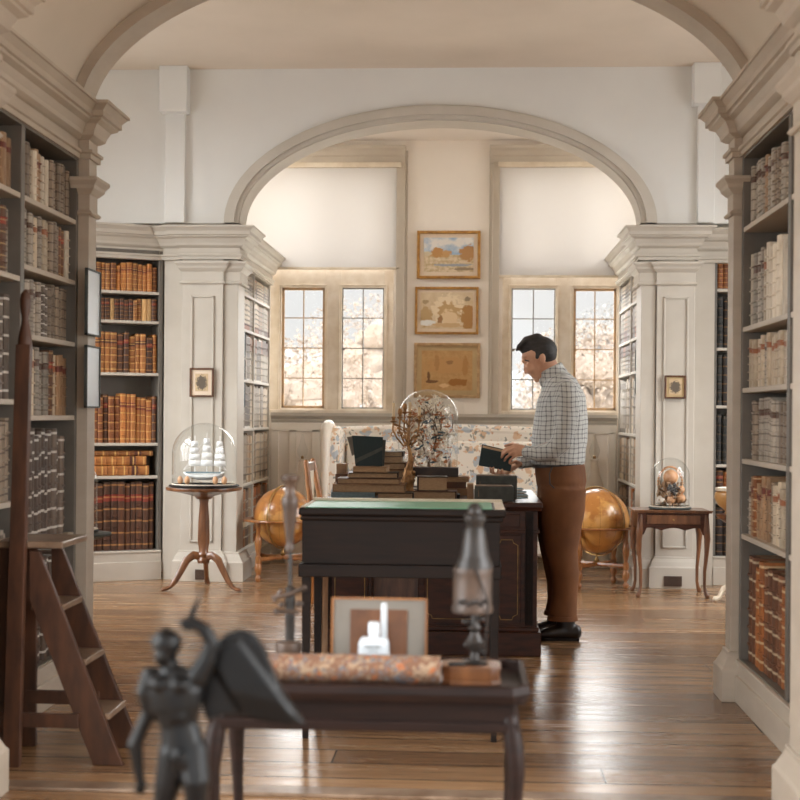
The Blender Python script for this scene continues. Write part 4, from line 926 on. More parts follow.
for k, (dx, dz, r, mt, nm) in enumerate(((0, .21, .052, 'shell1', 'large peach shell ball at top'), (-.07, .045, .032, 'shell3', 'pale blue grey shell ball at lower left'), (0, .05, .036, 'shell1', 'peach shell ball at lower centre'), (.068, .06, .036, 'shell1', 'peach shell ball at lower right'), (.07, .12, .028, 'shell1', 'small peach shell ball at right'))):
    mb = MB(); mb.ball((cx+dx, 9.52-.03, z0+dz), r, 14)
    for v in mb.v: v += (v-Vector((cx+dx, 9.49, z0+dz)))*rr.uniform(-.06, .06)
    one(mb, 'shell_ball', mt, nm+' of the dome on the side table', 'shell ornament', 'shells under the right dome', smooth=True)
mb = MB()
for k in range(40): a_ = rr.uniform(0, 2*pi); q = rr.uniform(0, 1); mb.ball((cx+.008+.045*q*cos(a_), 9.45+.01*rr.random(), z0+.125+.04*q*sin(a_)), (.011, .011, .009), 6)
one(mb, 'fir_cone', 'shell2', 'dark fir cone in the middle of the shell dome', 'fir cone', smooth=True)
mb = MB(); 
for k in range(90):
    a_ = rr.uniform(0, 2*pi); q = rr.uniform(.3, 1); zz = rr.uniform(0, .17); w_ = .1 if zz < .08 else .085; c = Vector((cx+w_*q*cos(a_), 9.52+w_*q*sin(a_)*.9, z0+zz)); mb.tube([c, c+Vector((rr.uniform(-.02, .02), rr.uniform(-.02, .02), rr.uniform(.0, .03)))], [.012, .004], seg=5)
tag(mb.build('dried_moss', 'tan'), 'pale dried twigs and moss heaped inside the shell dome', 'dried flowers', kind='stuff')
mb = MB(); L = [(cx+.085*cos(a_), 9.52, z0+.16+.12*sin(a_)) for a_ in [pi*k/16-.15 for k in range(18)]]; mb.tube(L, .0025, seg=5, cap=False)
for p in L: mb.ball(p, (.009, .008, .009), 6)
one(mb, 'shell_garland', 'shell1', 'thin hoop of tiny flowers arching inside the shell dome', 'garland', smooth=True)
# ---- globes
def globe(px, py, Y, r, ring, pyr, lab, spin):
    cx = X(px, Y, py); zc = Z(px, py, Y); zr = Z(px, pyr, Y); t = T('floor_globe', (cx, Y, 0), lab, 'globe')
    mb = MB(); mb.ball((cx, Y, zc), r, 40); gl = mb.build('sphere', GLOBE, t, smooth=True)
    mb = MB(); q = []
    for k in range(41): a_ = 2*pi*k/40; q.append((cx+(r+.012)*cos(a_)*cos(spin), Y+(r+.012)*cos(a_)*sin(spin), zc+(r+.012)*sin(a_)))
    mb.tube(q, [(.004, .008)]*41, seg=8, cap=False); mb.build('meridian_ring', 'brass', t, smooth=True)
    MB().lathe((cx, Y, 0), [(r+.02, zr-.012), (ring, zr-.012), (ring+.004, zr-.004), (ring, zr+.004), (r+.02, zr+.004), (r+.02, zr-.012)], 48).build('horizon_ring', 'gold_wood', t, smooth=True)
    LP = []
    for k in range(4):
        a_ = pi/4+k*pi/2+.15; x, y = cx+(ring-.04)*cos(a_), Y+(ring-.04)*sin(a_); LP.append((x, y)); z_ = zr-.012
        pr = [(.012, 0), (.02, .012), (.022, .03), (.013, .045), (.012, .055), (.026, .08), (.026, .11), (.016, .135), (.022, .14), (.022, .185), (.016, .19), (.013, .2), (.024, .25), (.027, .29), (.022, .32), (.013, .36), (.018, .375), (.015, z_)]
        MB().lathe((x, y, 0), pr, 14).build('leg', 'gold_wood', t, smooth=True)
    mb = MB()
    for k in (0, 1): 
        a_, b_ = Vector((*LP[k], .163)), Vector((*LP[k+2], .163)); mb.tube([a_.lerp(b_, u/12) for u in range(13)], [.012+.006*abs(sin(u*1.6)) for u in range(13)], seg=8)
    mb.build('stretcher', 'gold_wood', t, smooth=True)
    MB().lathe((cx, Y, 0), [(.014, .17), (.02, .19), (.009, .21), (.009, zc-r-.01), (.016, zc-r-.002)], 12).build('pivot', 'brass', t, smooth=True)
m, n, b, o_ = nt('globe_map'); v = coords(n, 'Object'); f = noise(n, v, 3.2, 5); f2 = noise(n, v, 14, 3)
c = mixc(n, ramp(n, f, [(.47, 0.0), (.5, 1.0)]), lin((206, 150, 80)), lin((178, 116, 56))); c = mixc(n, ramp(n, f2, [(.55, 0.0), (.7, .5)]), c, lin((140, 88, 44)))
sp = N(n, 'ShaderNodeTexCoord'); sx_ = N(n, 'ShaderNodeSeparateXYZ'); n.links.new(sp.outputs['Object'], sx_.inputs[0])
an_ = mth(n, 'ARCTAN2', sx_.outputs[1], sx_.outputs[0]); ln = mth(n, 'LESS_THAN', mth(n, 'FRACT', mth(n, 'MULTIPLY', an_, 12/(2*pi))), .03)
c = mixc(n, mth(n, 'MULTIPLY', ln, .5), c, lin((110, 70, 40))); n.links.new(c, b.inputs['Base Color']); b.inputs['Roughness'].default_value = .28; b.inputs['Coat Weight'].default_value = .5
GLOBE = m
globe(283, 517, 10.12, .225, .30, 519, 'orange floor globe on turned stand at left, behind the tripod stand', 1.2)
globe(597, 521, 9.95, .238, .285, 526, 'orange floor globe on turned stand at right, behind the man', -.75)
# ---- tall pale lamps
for px, Y, lab in ((302.5, 11.3, 'pale flared floor lamp with glass chimney near left globe'), (594.5, 11.3, 'pale flared floor lamp with glass chimney behind the right globe')):
    x = X(px, Y, 450); t = T('floor_lamp', (x, Y, 0), lab, 'lamp'); zt6 = Z(px, 459, Y)
    MB().lathe((x, Y, 0), [(.15, 0), (.15, .03), (.13, .06), (.12, .3), (.10, .5), (.075, zt6-.22), (.045, zt6-.12), (.028, zt6-.02), (.036, zt6-.01), (.038, zt6)], 28).build('base', 'bayt', t, smooth=True)
    MB().lathe((x, Y, zt6), [(.02, 0), (.042, .05), (.044, .08), (.022, .14), (.012, .19), (.011, .21)], 24).build('chimney', 'glass', t, smooth=True)
    MB().lathe((x, Y, zt6), [(.012, .001), (.014, .02), (.004, .03)], 10).build('burner', 'brass', t, smooth=True)
# ---- sofa
y0, y1 = 10.75, 11.5; xa, xb = X(326, y0, 470), X(572, y0, 470); zt7 = Z(440, 429, 11.4)
t = T('sofa', ((xa+xb)/2, (y0+y1)/2, 0), 'floral chintz wing sofa under the windows behind the desk', 'sofa')
def cushion(mb, a, b, r, ny=6):
    a = Vector(a); b = Vector(b); mb.box(a, b); return mb
MB().box((xa+.06, y0+.1, .12), (xb-.06, y1-.06, .36)).build('seat_frame', 'sofa', t, bevel=.02)
for k in range(2):
    u0 = xa+.11+(xb-xa-.22)*k/2; u1 = xa+.11+(xb-xa-.22)*(k+1)/2
    MB().box((u0+.005, y0+.04, .36), (u1-.005, y1-.2, .52)).build('seat_cushion', 'sofa', t, bevel=.05)
    MB().tube([(u0+.06, y1-.22, .6), (u0+.06, y1-.2, .88)], [((u1-u0)/2-.1, .05)]*2, side=(1, 0, 0)) if False else None
    MB().box((u0+.01, y1-.32, .50), (u1-.01, y1-.16, Z(440, 441, y1-.3))).build('back_cushion', 'sofa', t, bevel=.06)
mb = MB(); n_ = 20
for k in range(n_):
    u0 = xa+.05+(xb-xa-.1)*k/n_; u1 = xa+.05+(xb-xa-.1)*(k+1)/n_
    h0 = zt7-.03*(1-sin(pi*k/n_)); h1 = zt7-.03*(1-sin(pi*(k+1)/n_))
    mb.prism([(u0, y1-.14, .15), (u1, y1-.14, .15), (u1, y1-.14, h1), (u0, y1-.14, h0)], (0, .1, 0))
mb.tube([(xa+.06+(xb-xa-.12)*k/n_, y1-.10, zt7-.03*(1-sin(pi*k/n_))-.005) for k in range(n_+1)], .045, seg=12)
mb.build('back', 'sofa', t, smooth=False)
for s, x in ((1, xa), (-1, xb)):
    mb = MB(); q = [(y0, .1), (y0-.02, .45), (y0+.0, .8), (y0+.02, Z(330, 436, y0)), (y0+.1, Z(330, 428, y0)), (y0+.28, Z(330, 426, y0)), (y1-.1, zt7-.03), (y1-.06, .2), (y1-.06, .1)]
    mb.prism([(x, a_, b_) for a_, b_ in q], (s*.10, 0, 0)); mb.build('wing', 'sofa', t, bevel=.03)
    qq = [(x-s*.01, a_, b_) for a_, b_ in q[1:7]]; MB().tube(qq, [.03, .035, .045, .05, .05, .04], seg=12).build('arm_roll', 'bayt', t, smooth=True)
for x in (xa+.1, xb-.1):
    for y in (y0+.12, y1-.12): MB().taper((x, y, 0), (.035, .035), (x, y, .13), (.05, .05)).build('leg', 'wal', t)
# ---- chair at the left end of the desk
cxh = X(307, 8.5, 480)+.19; t = T('side_chair', (cxh, 8.6, 0), 'wooden chair with pale striped back at left end of the big desk', 'chair')
zt8 = Z(311, 462, 8.5)
MB().box((cxh-.2, 8.42, .42), (cxh+.22, 8.82, .47)).build('seat', 'sofa', t, bevel=.015)
for y in (8.44, 8.8): MB().tube([(cxh-.19, y, 0), (cxh-.18, y, .44), (cxh-.16+.02*(y > 8.6), y, .7), (cxh-.19+.0*(y > 8.6), y, zt8)], [.018, .02, .019, .017], seg=10).build('back_post', 'gold_wood', t, smooth=True)
MB().box((cxh-.2, 8.45, zt8-.07), (cxh-.175, 8.79, zt8-.005)).box((cxh-.185, 8.45, .62), (cxh-.165, 8.79, .66)).build('back_rail', 'wal', t, bevel=.008)
MB().box((cxh-.188, 8.54, .66), (cxh-.17, 8.70, zt8-.06)).build('splat', 'ivory', t, bevel=.004)
for y in (8.45, 8.79): MB().taper((cxh+.19, y, 0), (.025, .025), (cxh+.19, y, .43), (.035, .035)).build('leg', 'wal', t)
# ---- left dome on a round stand, right urn on a stand (half hidden by the posts)
yq = 7.2; x = X(80, yq, 530); zq = Z(95, 533, yq); t = T('pedestal_stand', (x, yq, 0), 'round dark topped pedestal stand half hidden behind left post', 'table')
MB().lathe((x, yq, 0), [(.04, zq-.05), (.14, zq-.02), (.168, zq-.012), (.17, zq-.003), (.166, zq)], 36).build('tabletop', 'slate', t, smooth=True)
MB().lathe((x, yq, 0), [(.08, 0), (.08, .03), (.05, .06), (.03, .12), (.04, .3), (.025, zq-.1), (.045, zq-.045)], 20).build('column', 'ebony', t, smooth=True)
dome(x+.01, yq, zq+.001, .082, Z(95, 466, yq)-zq, base='slate', lab='slim glass dome on the pedestal stand beside the left post')
mb = MB(); 
for k in range(14): mb.ball((x+.01+rr.uniform(-.04, .04), yq+rr.uniform(-.04, .04), zq+.05+k*.018), (.022, .022, .018), 8)
one(mb, 'dried_specimen', 'tan', 'tan dried specimen standing in the slim dome at left', 'specimen', smooth=True)
yq = 9.2; x = X(733, yq, 500); zq = Z(725, 514, yq); t = T('urn_stand', (x, yq, 0), 'dark pedestal stand with pale claw feet behind right post', 'stand')
MB().lathe((x, yq, 0), [(.05, zq-.06), (.11, zq-.02), (.115, zq-.001)], 28).build('top', 'wal', t, smooth=True)
MB().lathe((x, yq, 0), [(.05, .08), (.03, .12), (.035, .3), (.02, zq-.08), (.05, zq-.055)], 18).build('column', 'wal', t, smooth=True)
for ang in (-175, -60, 60):
    a_ = radians(ang); MB().tube([(x+.02*cos(a_), yq+.02*sin(a_), .11), (x+.06*cos(a_), yq+.06*sin(a_), .09), (x+.09*cos(a_), yq+.09*sin(a_), .03), (x+.115*cos(a_), yq+.115*sin(a_), .02)], [.02, .02, .016, .02], seg=8).build('leg', 'ivory', t, smooth=True)
t = T('ceramic_urn', (x, yq, zq), 'amber urn with pale rim half hidden behind the right post', 'urn')
MB().lathe((x, yq, zq), [(.05, 0), (.055, .01), (.05, .02), (.10, .06), (.125, .11), (.12, .145), (.105, .155)], 32).build('body', 'urn', t, smooth=True)
MB().lathe((x, yq, zq), [(.105, .155), (.118, .16), (.118, .178), (.10, .18), (.095, .15)], 32).build('rim', 'ivory', t, smooth=True)
# ------------------------------------------------------------------ pictures
def art_mat(name, fn):
    m, n, b, o_ = nt(name); t_ = N(n, 'ShaderNodeTexCoord'); s_ = N(n, 'ShaderNodeSeparateXYZ'); n.links.new(t_.outputs['Generated'], s_.inputs[0])
    u, v = s_.outputs[0], s_.outputs[2]; n.links.new(fn(n, u, v, t_.outputs['Generated']), b.inputs['Base Color']); b.inputs['Roughness'].default_value = .7; return m
def ell(n, u, v, cu, cv, ru, rv):
    a_ = mth(n, 'DIVIDE', mth(n, 'SUBTRACT', u, cu), ru); b_ = mth(n, 'DIVIDE', mth(n, 'SUBTRACT', v, cv), rv)
    return mth(n, 'ADD', mth(n, 'MULTIPLY', a_, a_), mth(n, 'MULTIPLY', b_, b_))
def soft(n, d, nz, e=.25): return ramp(n, mth(n, 'ADD', d, mth(n, 'MULTIPLY', nz, 1.1)), [(.45, 1.0), (.8, 0.0)]) if False else mth(n, 'LESS_THAN', mth(n, 'ADD', d, mth(n, 'MULTIPLY', mth(n, 'SUBTRACT', nz, .5), 4.5)), 1)
def art1(n, u, v, g):
    nz = noise(n, g, 7, 5, .7); nz2 = noise(n, g, 3, 4); sky = mixc(n, ramp(n, nz2, [(.42, 0.0), (.58, 1.0)]), lin((150, 176, 200)), lin((226, 220, 212)))
    gr = mixc(n, ramp(n, noise(n, g, 12, 4), [(.4, 0.0), (.6, 1.0)]), lin((220, 200, 168)), lin((190, 166, 128)))
    c = mixc(n, mth(n, 'LESS_THAN', v, .5), sky, gr)
    for cu, cv, ru, rv, col in ((.33, .52, .24, .11, (196, 152, 100)), (.27, .57, .12, .14, (186, 136, 82)), (.88, .56, .17, .22, (178, 132, 84)), (.05, .53, .12, .06, (206, 190, 160)), (.62, .2, .38, .035, (150, 156, 164)), (.8, .09, .2, .04, (150, 128, 100))): c = mixc(n, soft(n, ell(n, u, v, cu, cv, ru, rv), nz), c, lin(col))
    return c
def art2(n, u, v, g):
    nz = noise(n, g, 8, 5, .7); c = mixc(n, ramp(n, noise(n, g, 5, 3), [(.3, 0.0), (.7, 1.0)]), lin((222, 202, 170)), lin((204, 178, 140)))
    for cu, cv, ru, rv, col in ((.52, .5, .3, .42, (232, 212, 180)), (.55, .42, .22, .3, (196, 160, 112)), (.55, .30, .16, .22, (226, 200, 160)), (.9, .32, .12, .33, (176, 130, 76)), (.1, .32, .12, .28, (190, 158, 112)), (.12, .16, .16, .08, (226, 224, 218)), (.38, .25, .05, .12, (160, 120, 80)), (.9, .82, .05, .07, (150, 130, 104)), (.1, .74, .06, .06, (176, 150, 112)), (.5, .1, .3, .06, (206, 172, 128))): c = mixc(n, soft(n, ell(n, u, v, cu, cv, ru, rv), nz), c, lin(col))
    return c
def art3(n, u, v, g):
    nz = noise(n, g, 9, 5, .7); c = mixc(n, ramp(n, nz, [(.3, 0.0), (.7, 1.0)]), lin((206, 166, 112)), lin((182, 138, 86)))
    for cu, cv, ru, rv, col in ((.5, .62, .42, .2, (196, 150, 96)), (.2, .22, .13, .035, (120, 84, 50)), (.14, .34, .03, .14, (120, 84, 50)), (.72, .2, .2, .09, (166, 112, 52)), (.86, .6, .06, .25, (182, 134, 78)), (.3, .7, .05, .2, (180, 134, 82)), (.56, .7, .07, .05, (160, 118, 74)), (.45, .12, .1, .05, (222, 188, 140))): c = mixc(n, soft(n, ell(n, u, v, cu, cv, ru, rv), nz), c, lin(col))
    return c
def art4(n, u, v, g):
    nz = noise(n, g, 10, 5, .7); c = mixc(n, soft(n, ell(n, u, v, .5, .5, .42, .4), nz), lin((196, 170, 134)), lin((96, 84, 70)))
    return c
def picture(box, Y, fw, mw, fm, mm, art, lab, dpt=.025, g=None, x0=None):
    a_, c_, b_, d_ = box; xa, xb = X(a_, Y, (c_+d_)/2), X(b_, Y, (c_+d_)/2); za, zb = Z((a_+b_)/2, d_, Y), Z((a_+b_)/2, c_, Y)
    t = T('picture_frame', ((xa+xb)/2, Y, za), lab, 'picture', g); mb = MB(); f = fw
    for q in (((xa, Y-dpt, za), (xa+f, Y, zb)), ((xb-f, Y-dpt, za), (xb, Y, zb)), ((xa+f, Y-dpt, za), (xb-f, Y, za+f)), ((xa+f, Y-dpt, zb-f), (xb-f, Y, zb))): mb.box(*q)
    mb.build('frame', fm, t, bevel=.004)
    MB().box((xa+f, Y-.012, za+f), (xb-f, Y-.004, zb-f)).build('mount', mm, t)
    e = f+mw; MB().box((xa+e, Y-.014, za+e), (xb-e, Y-.011, zb-e)).build('painting', art, t)
pY = YW-.004
M['mount3'] = simple('buff_mount', (196, 170, 128), (184, 158, 118), .9)
M['mountp'] = simple('cream_mount', (226, 206, 184), (216, 196, 172), .9)
picture((417, 231, 480.5, 279), pY, .026, .035, 'gold', 'mountp', art_mat('painting_landscape', art1), 'gilt framed landscape watercolour with orange trees, topmost of three pictures')
picture((415, 287, 478.5, 334.5), pY, .022, .028, 'gold', 'mountp', art_mat('painting_arched_hall', art2), 'gilt framed picture of an arched library hall, middle of three pictures')
picture((414, 343, 480, 398), pY, .026, .042, 'goldp', 'mount3', art_mat('painting_interior', art3), 'pale framed brown interior sketch, lowest of three pictures')
A4 = art_mat('small_print', art4)
picture((190, 368, 214, 397), YP-.043, .014, .028, 'brown', 'mountp', A4, 'small framed print hanging on the left pier above the ship dome')
picture((664.5, 375.5, 685.5, 398.5), YP-.053, .012, .018, 'brown', 'mount3', A4, 'small framed print hanging on the right pier above the shell dome')
# framed shelf lists hanging edge-on
def sheet(x, y0, y1, z0, z1, s, lab):
    t = T('framed_list', (x, (y0+y1)/2, z0), lab, 'frame', 'framed shelf lists on the posts'); mb = MB(); f = .008; d = s*.014
    for q in (((x, y0, z0), (x+d, y0+f, z1)), ((x, y1-f, z0), (x+d, y1, z1)), ((x, y0, z0), (x+d, y1, z0+f)), ((x, y0, z1-f), (x+d, y1, z1))): mb.box(*q)
    mb.build('frame', 'slate', t); MB().box((x, y0+f, z0+f), (x+d*.6, y1-f, z1-f)).build('sheet', 'wplastic', t)
Yq = YA-.02
xq = XLs+.012
for ya_, yb_, lab in ((270, 336, 'white sheet in dark frame on left post, upper of two'), (346, 408, 'white sheet in dark frame on left post, lower of two')):
    z0, z1 = Z(90, yb_, 6.0), Z(90, ya_, 6.0); sheet(xq, 5.9, 6.12, z0, z1, 1, lab)
    MB().box((XLs, 6.04, z1-.04), (xq, 6.06, z1-.02)).build('bracket', 'pewter', bpy.data.objects[[o.name for o in S.objects if o.name.startswith('framed_list')][-1]])
for k, (ya_, yb_) in enumerate(((331, 357), (359, 379), (382, 407))): sheet(XEc+.022, 10.235, 10.30, Z(238, yb_, 10.2), Z(238, ya_, 10.2), 1, 'small dark framed list on left bay bookcase, %s of three' % ('top', 'middle', 'lowest')[k])
for k, (ya_, yb_) in enumerate(((349, 371), (373, 395))): sheet(XFc-.022, 10.235, 10.30, Z(638, yb_, 10.2), Z(638, ya_, 10.2), -1, 'small dark framed list on right bay bookcase, %s of two' % ('upper', 'lower')[k])
# ------------------------------------------------------------------ on the desk
def book(px0, px1, py0, py1, Y, dep, cover, lab, z=None, rz=0, tilt=0, spine='front', pagem='pages'):
    """closed book lying flat; front long side towards the camera"""
    xa, xb = X(px0, Y, py1), X(px1, Y, py1); h = (py1-py0)*Y/F; z = DT if z is None else z
    t = T('book', ((xa+xb)/2, Y+dep/2, z), lab, 'book'); W_ = Matrix.Translation(((xa+xb)/2, Y+dep/2, z)) @ Matrix.Rotation(rz, 4, 'Z') @ Matrix.Rotation(tilt, 4, 'Y'); w_ = (xb-xa)/2; d_ = dep/2; c = min(.005, h*.12)
    mb = MB(); mb.box((-w_, -d_, 0), (w_, d_, c), 0, W_).box((-w_, -d_, h-c), (w_, d_, h), 0, W_)
    if spine == 'front': mb.box((-w_, -d_-.003, 0), (w_, -d_+c, h), 0, W_)
    elif spine == 'left': mb.box((-w_-.003, -d_, 0), (-w_+c, d_, h), 0, W_)
    else: mb.box((w_-c, -d_, 0), (w_+.003, d_, h), 0, W_)
    mb.build('cover', cover, t, bevel=.0015)
    e = .006; f0 = -d_+(c if spine == 'front' else e)
    MB().box((-w_+(c if spine == 'left' else e), f0, c), (w_-(c if spine == 'right' else e), d_-e, h-c), 0, W_).build('page_block', pagem, t)
    return z+h+.0006
# left stack
Y = 7.12; z = DT+.0005
book(331, 375, 492.5, 499, Y, .20, 'bluegrey', 'thin blue grey book at bottom left of the big book stack', z)
z = book(377, 413, 492.5, 499, Y+.0, .20, 'dkbrown', 'thin dark book at bottom right of the big book stack', z, spine='right')
z = book(333, 405, 484.5, 492.4, Y+.02, .24, 'tan', 'thick tan folio showing page edges, low in the big book stack', z, spine='left')
z = book(337, 400, 478.6, 484.4, Y+.03, .22, 'brown', 'wide brown book third from bottom of the big book stack', z, spine='left')
z = book(347, 397, 473, 478.5, Y+.04, .2, 'dkbrown', 'dark brown book fourth from bottom of the big book stack', z, rz=.03, spine='right')
z = book(354, 388, 467, 473, Y+.05, .17, 'tan', 'small tan book lying on top of the big book stack', z, rz=-.04, spine='left')
# upright folder on top
t = T('open_folder', (X(368, Y+.12, 460), Y+.12, z), 'dark green open folder standing upright on top of the big book stack', 'folder')
q = [P(352, 435.5, Y+.10), P(383, 437, Y+.10), P(382, 467, Y+.10), P(355.5, 467, Y+.10)]
for v in q[2:]: v.z = z
MB().prism(q, (0, .006, 0)).build('cover', 'tealbook', t, bevel=.001)
q2 = [P(356, 436.5, Y+.14), P(386, 440, Y+.14), P(384, 466, Y+.14), P(357, 466, Y+.14)]
for v in q2[2:]: v.z = z
MB().prism(q2, (0, .006, 0)).build('cover', 'slate', t, bevel=.001)
q3 = [P(352.5, 436, Y+.115), P(357, 436.5, Y+.115), P(358, 466, Y+.115), P(351, 462, Y+.115)]
MB().prism([P(347, 437, Y+.12), P(353, 436, Y+.12), P(358, 452, Y+.12), P(352, 456, Y+.12)], (0, .012, 0)).build('loose_sheet', 'wmount', t)
mb = MB().prism([P(355, 459, Y+.095), P(384, 446, Y+.095), P(386, 448.5, Y+.095), P(356, 463, Y+.095)], (0, .005, 0)); mb.build('strap', 'slate', t)
# stack behind, right of it
Y = 7.5; z = DT+.0005
for k, (a_, b_, hh, mt, lab) in enumerate(((372, 410, 9, 'brown', 'brown book at the bottom of the pile behind the big stack'), (374, 408, 8, 'dkbrown', 'dark book second from bottom of the pile behind the big stack'), (376, 407, 8, 'tan', 'tan book in middle of the pile behind the big stack'), (378, 409, 7, 'brown', 'brown book fourth up the pile behind the big stack'), (380, 406, 6, 'pages', 'pale book fifth up the pile behind the big stack'), (382, 406, 5, 'dkbrown', 'thin dark book on top of the pile behind the big stack'))): z = book(a_, b_, 0, hh, Y+.005*(k % 2), .2, mt, lab, z, spine='right' if k % 2 else 'left')
z = book(338, 352, 0, 12, 7.55, .16, 'tan', 'small tan book behind left end of the big stack', DT+.0005)
z = book(339, 351, 0, 8, 7.56, .15, 'brown', 'brown book on the small tan book at stack left', z)
z = book(340, 350, 0, 10, 7.57, .15, 'tan', 'tan book topmost behind left end of the big stack', z)
# middle books
Y = 7.12; z = DT+.0005
z2 = book(413, 456, 490.5, 499, Y, .19, 'brown', 'tan book with page edges under the thick book, right of the candelabra', z, spine='right')
book(417, 447, 476, 490.4, Y+.01, .17, 'dkbrown', 'thick old book with brown page edges beside the candelabra foot', z2, rz=.05, spine='left')
book(452, 460, 494, 499, Y+.05, .1, 'ebony', 'tiny black book right of the thick old book', z)
Y = 7.55; z = DT+.0005
z = book(440, 471, 0, 7, Y, .2, 'tan', 'tan book at bottom of the low pile before the bird dome', z)
z = book(441, 470, 0, 6, Y, .2, 'brown', 'brown book in the middle of the low pile before the bird dome', z)
z = book(443, 472, 0, 5, Y, .2, 'tan', 'thin tan book on the low pile before the bird dome', z, spine='right')
z3 = book(414, 462, 0, 9, Y+.0, .14, 'dkbrown', 'long dark book lying across the pile before the bird dome', z, rz=0)
# box files
def box_file(a_, b_, ya_, yb_, Y, dep, lab):
    xa, xb = X(a_, Y, yb_), X(b_, Y, yb_); h = (yb_-ya_)*Y/F; t = T('box_file', ((xa+xb)/2, Y+dep/2, DT), lab, 'box')
    MB().box((xa, Y, DT+.0005), (xb, Y+dep, DT+h)).build('case', 'slate', t, bevel=.002); MB().box((xa+.006, Y+.006, DT+h), (xb-.006, Y+dep-.004, DT+h+.004)).build('lid_edge', 'ladtop', t)
    MB().box((xa+.02, Y-.002, DT+h*.3), (xa+.022, Y, DT+h*.75)).build('label_mark', 'tan', t)
box_file(474.5, 513.5, 485.5, 500.5, 7.05, .12, 'dark grey green box file at desk front right, nearer of two')
box_file(476, 517, 474.5, 497, 7.30, .14, 'dark grey green box file at desk right, farther and taller of two')
book(467, 473.5, 482, 498.5, 7.1, .15, 'tan', 'small upright tan book at left side of the box files', DT+.0005)
# papers
rr = random.Random(9); z = DT+.0008
for k in range(7):
    x, y = .245+rr.uniform(-.02, .02), 7.36+.07*k+rr.uniform(-.02, .02); mb = MB(); W_ = Matrix.Translation((x, y, z)) @ Matrix.Rotation(rr.uniform(-.6, .6), 4, 'Z'); 
    mb.box((-.06, -.05, 0), (.05, .05, .004), 0, W_); z += .0045
    one(mb, 'paper_sheet', 'wmount' if k % 2 else 'bluegrey', 'loose %s paper in the fanned pile beside the man on the desk' % ('white' if k % 2 else 'blue grey'), 'paper', 'papers fanned at right end of the desk')
# candelabra
Y = 7.42; cx = X(408, Y, 480); t = T('candelabrum', (cx, Y, DT), 'gilt branching candelabrum with cream candles among the desk books', 'candelabrum')
def zc_(py): return Z(408, py, Y)
MB().lathe((cx, Y, 0), [(.06, DT+.0005), (.062, DT+.01), (.05, DT+.02), (.035, DT+.035), (.03, DT+.05), (.034, zc_(484)), (.036, zc_(479)), (.026, zc_(473)), (.02, zc_(468))], 14).build('foot', 'gilt', t, smooth=True)
mb = MB(); rr = random.Random(2)
mb.tube([(cx+.004, Y, zc_(470)), (cx+.016, Y, zc_(460)), (cx+.008, Y-.01, zc_(450)), (cx-.008, Y, zc_(441)), (cx, Y, zc_(430)), (cx+.004, Y, zc_(418))], [.022, .017, .010, .009, .007, .006], seg=10)
for k in range(12): a_ = rr.uniform(0, 6.28); mb.ball((cx+.03*cos(a_), Y+.03*sin(a_), zc_(488)+rr.uniform(0, .09)), rr.uniform(.008, .016), 8)
for k in range(22):
    a_ = rr.uniform(0, 6.28); r = rr.uniform(.03, .085); py_ = rr.uniform(415, 442); c = Vector((cx+r*cos(a_), Y+r*sin(a_), zc_(py_))); mb.tube([(cx+.002, Y, zc_(min(py_+8, 446))), c*.5+Vector((cx+.002, Y, zc_(py_+5)))*.5, c], [.0022, .0022, rr.uniform(.004, .008)], seg=6)
mb.build('stem', 'gilt', t, smooth=True)
cups = [(394, 421, 403), (399.5, 417, 0), (410, 416, 402), (419, 420, 407), (404, 412, 0)]
for k, (px, pc, pt) in enumerate(cups):
    x = X(px, Y, pc); y = Y+(-.05, .06, -.02, .04, .09)[k]; zz = zc_(pc)
    L = [(cx, Y, zc_(440)), ((cx*1.4+x*.6)/2, (Y+y)/2, zc_(446)), ((cx*.5+x*1.5)/2, y, zc_(438)), (x-.004, y, zc_(430)), (x, y, zz-.004)]
    mb = MB().tube(L, [.006, .006, .005, .005, .005], seg=8)
    mb.tube([(x+.012*cos(u*.5), y, zc_(434)+.012*sin(u*.5)) for u in range(11)], .003, seg=6)
    ar = mb.build('arm', 'gilt', t, smooth=True)
    MB().lathe((x, y, zz), [(.004, -.012), (.018, -.004), (.02, 0), (.009, .002), (.008, .012), (.013, .018), (.012, .024)], 14).build('candle_cup', 'gilt', ar, smooth=True)
    if pt:
        cd = T('candle', (x, y, zz+.0245), ('cream candle in leftmost cup of the gilt candelabrum', '', 'cream candle in middle cup of the gilt candelabrum', 'cream candle in right cup of the gilt candelabrum')[k], 'candle')
        MB().lathe((x, y, 0), [(.0085, zz+.0245), (.0085, zc_(pt)-.003), (.006, zc_(pt))], 14).build('wax', 'candle', cd, smooth=True); MB().tube([(x, y, zc_(pt)-.001), (x+.001, y, zc_(pt)+.008)], .0012, seg=5).build('wick', 'ebony', cd)
    else: MB().ball((x, y, zz+.03), (.014, .014, .02), 10).build('finial', 'gilt', ar, smooth=True)
# bird dome
Y = 7.98; cx = X(428, Y, 440); rd = .178
dome(cx, Y, DT+.001, rd, Z(428, 389.5, Y)-DT, base='ebony', lab='large glass dome over the bird tree on the far side of the desk')
t = T('bird_tree', (cx, Y, DT+.02), 'gilt branching tree with blossoms and tiny birds inside the large dome', 'ornament')
rr = random.Random(21); mb = MB(); tips = []
def br_(p, d, L, r, dep):
    e = p+d*L; mb.tube([p, (p+e)/2+Vector((rr.uniform(-.01, .01),)*3), e], [r, r*.85, r*.7], seg=6)
    if dep == 0: tips.append(e); return
    for k in range(rr.choice((2, 3))):
        nd = (d+Vector((rr.uniform(-1, 1), rr.uniform(-.7, .7), rr.uniform(-.25, .7)))*.95).normalized(); br_(e, nd, L*rr.uniform(.6, .85), r*.65, dep-1); tips.append(e)
br_(Vector((cx, Y, DT+.02)), Vector((.05, 0, 1)).normalized(), .16, .011, 4)
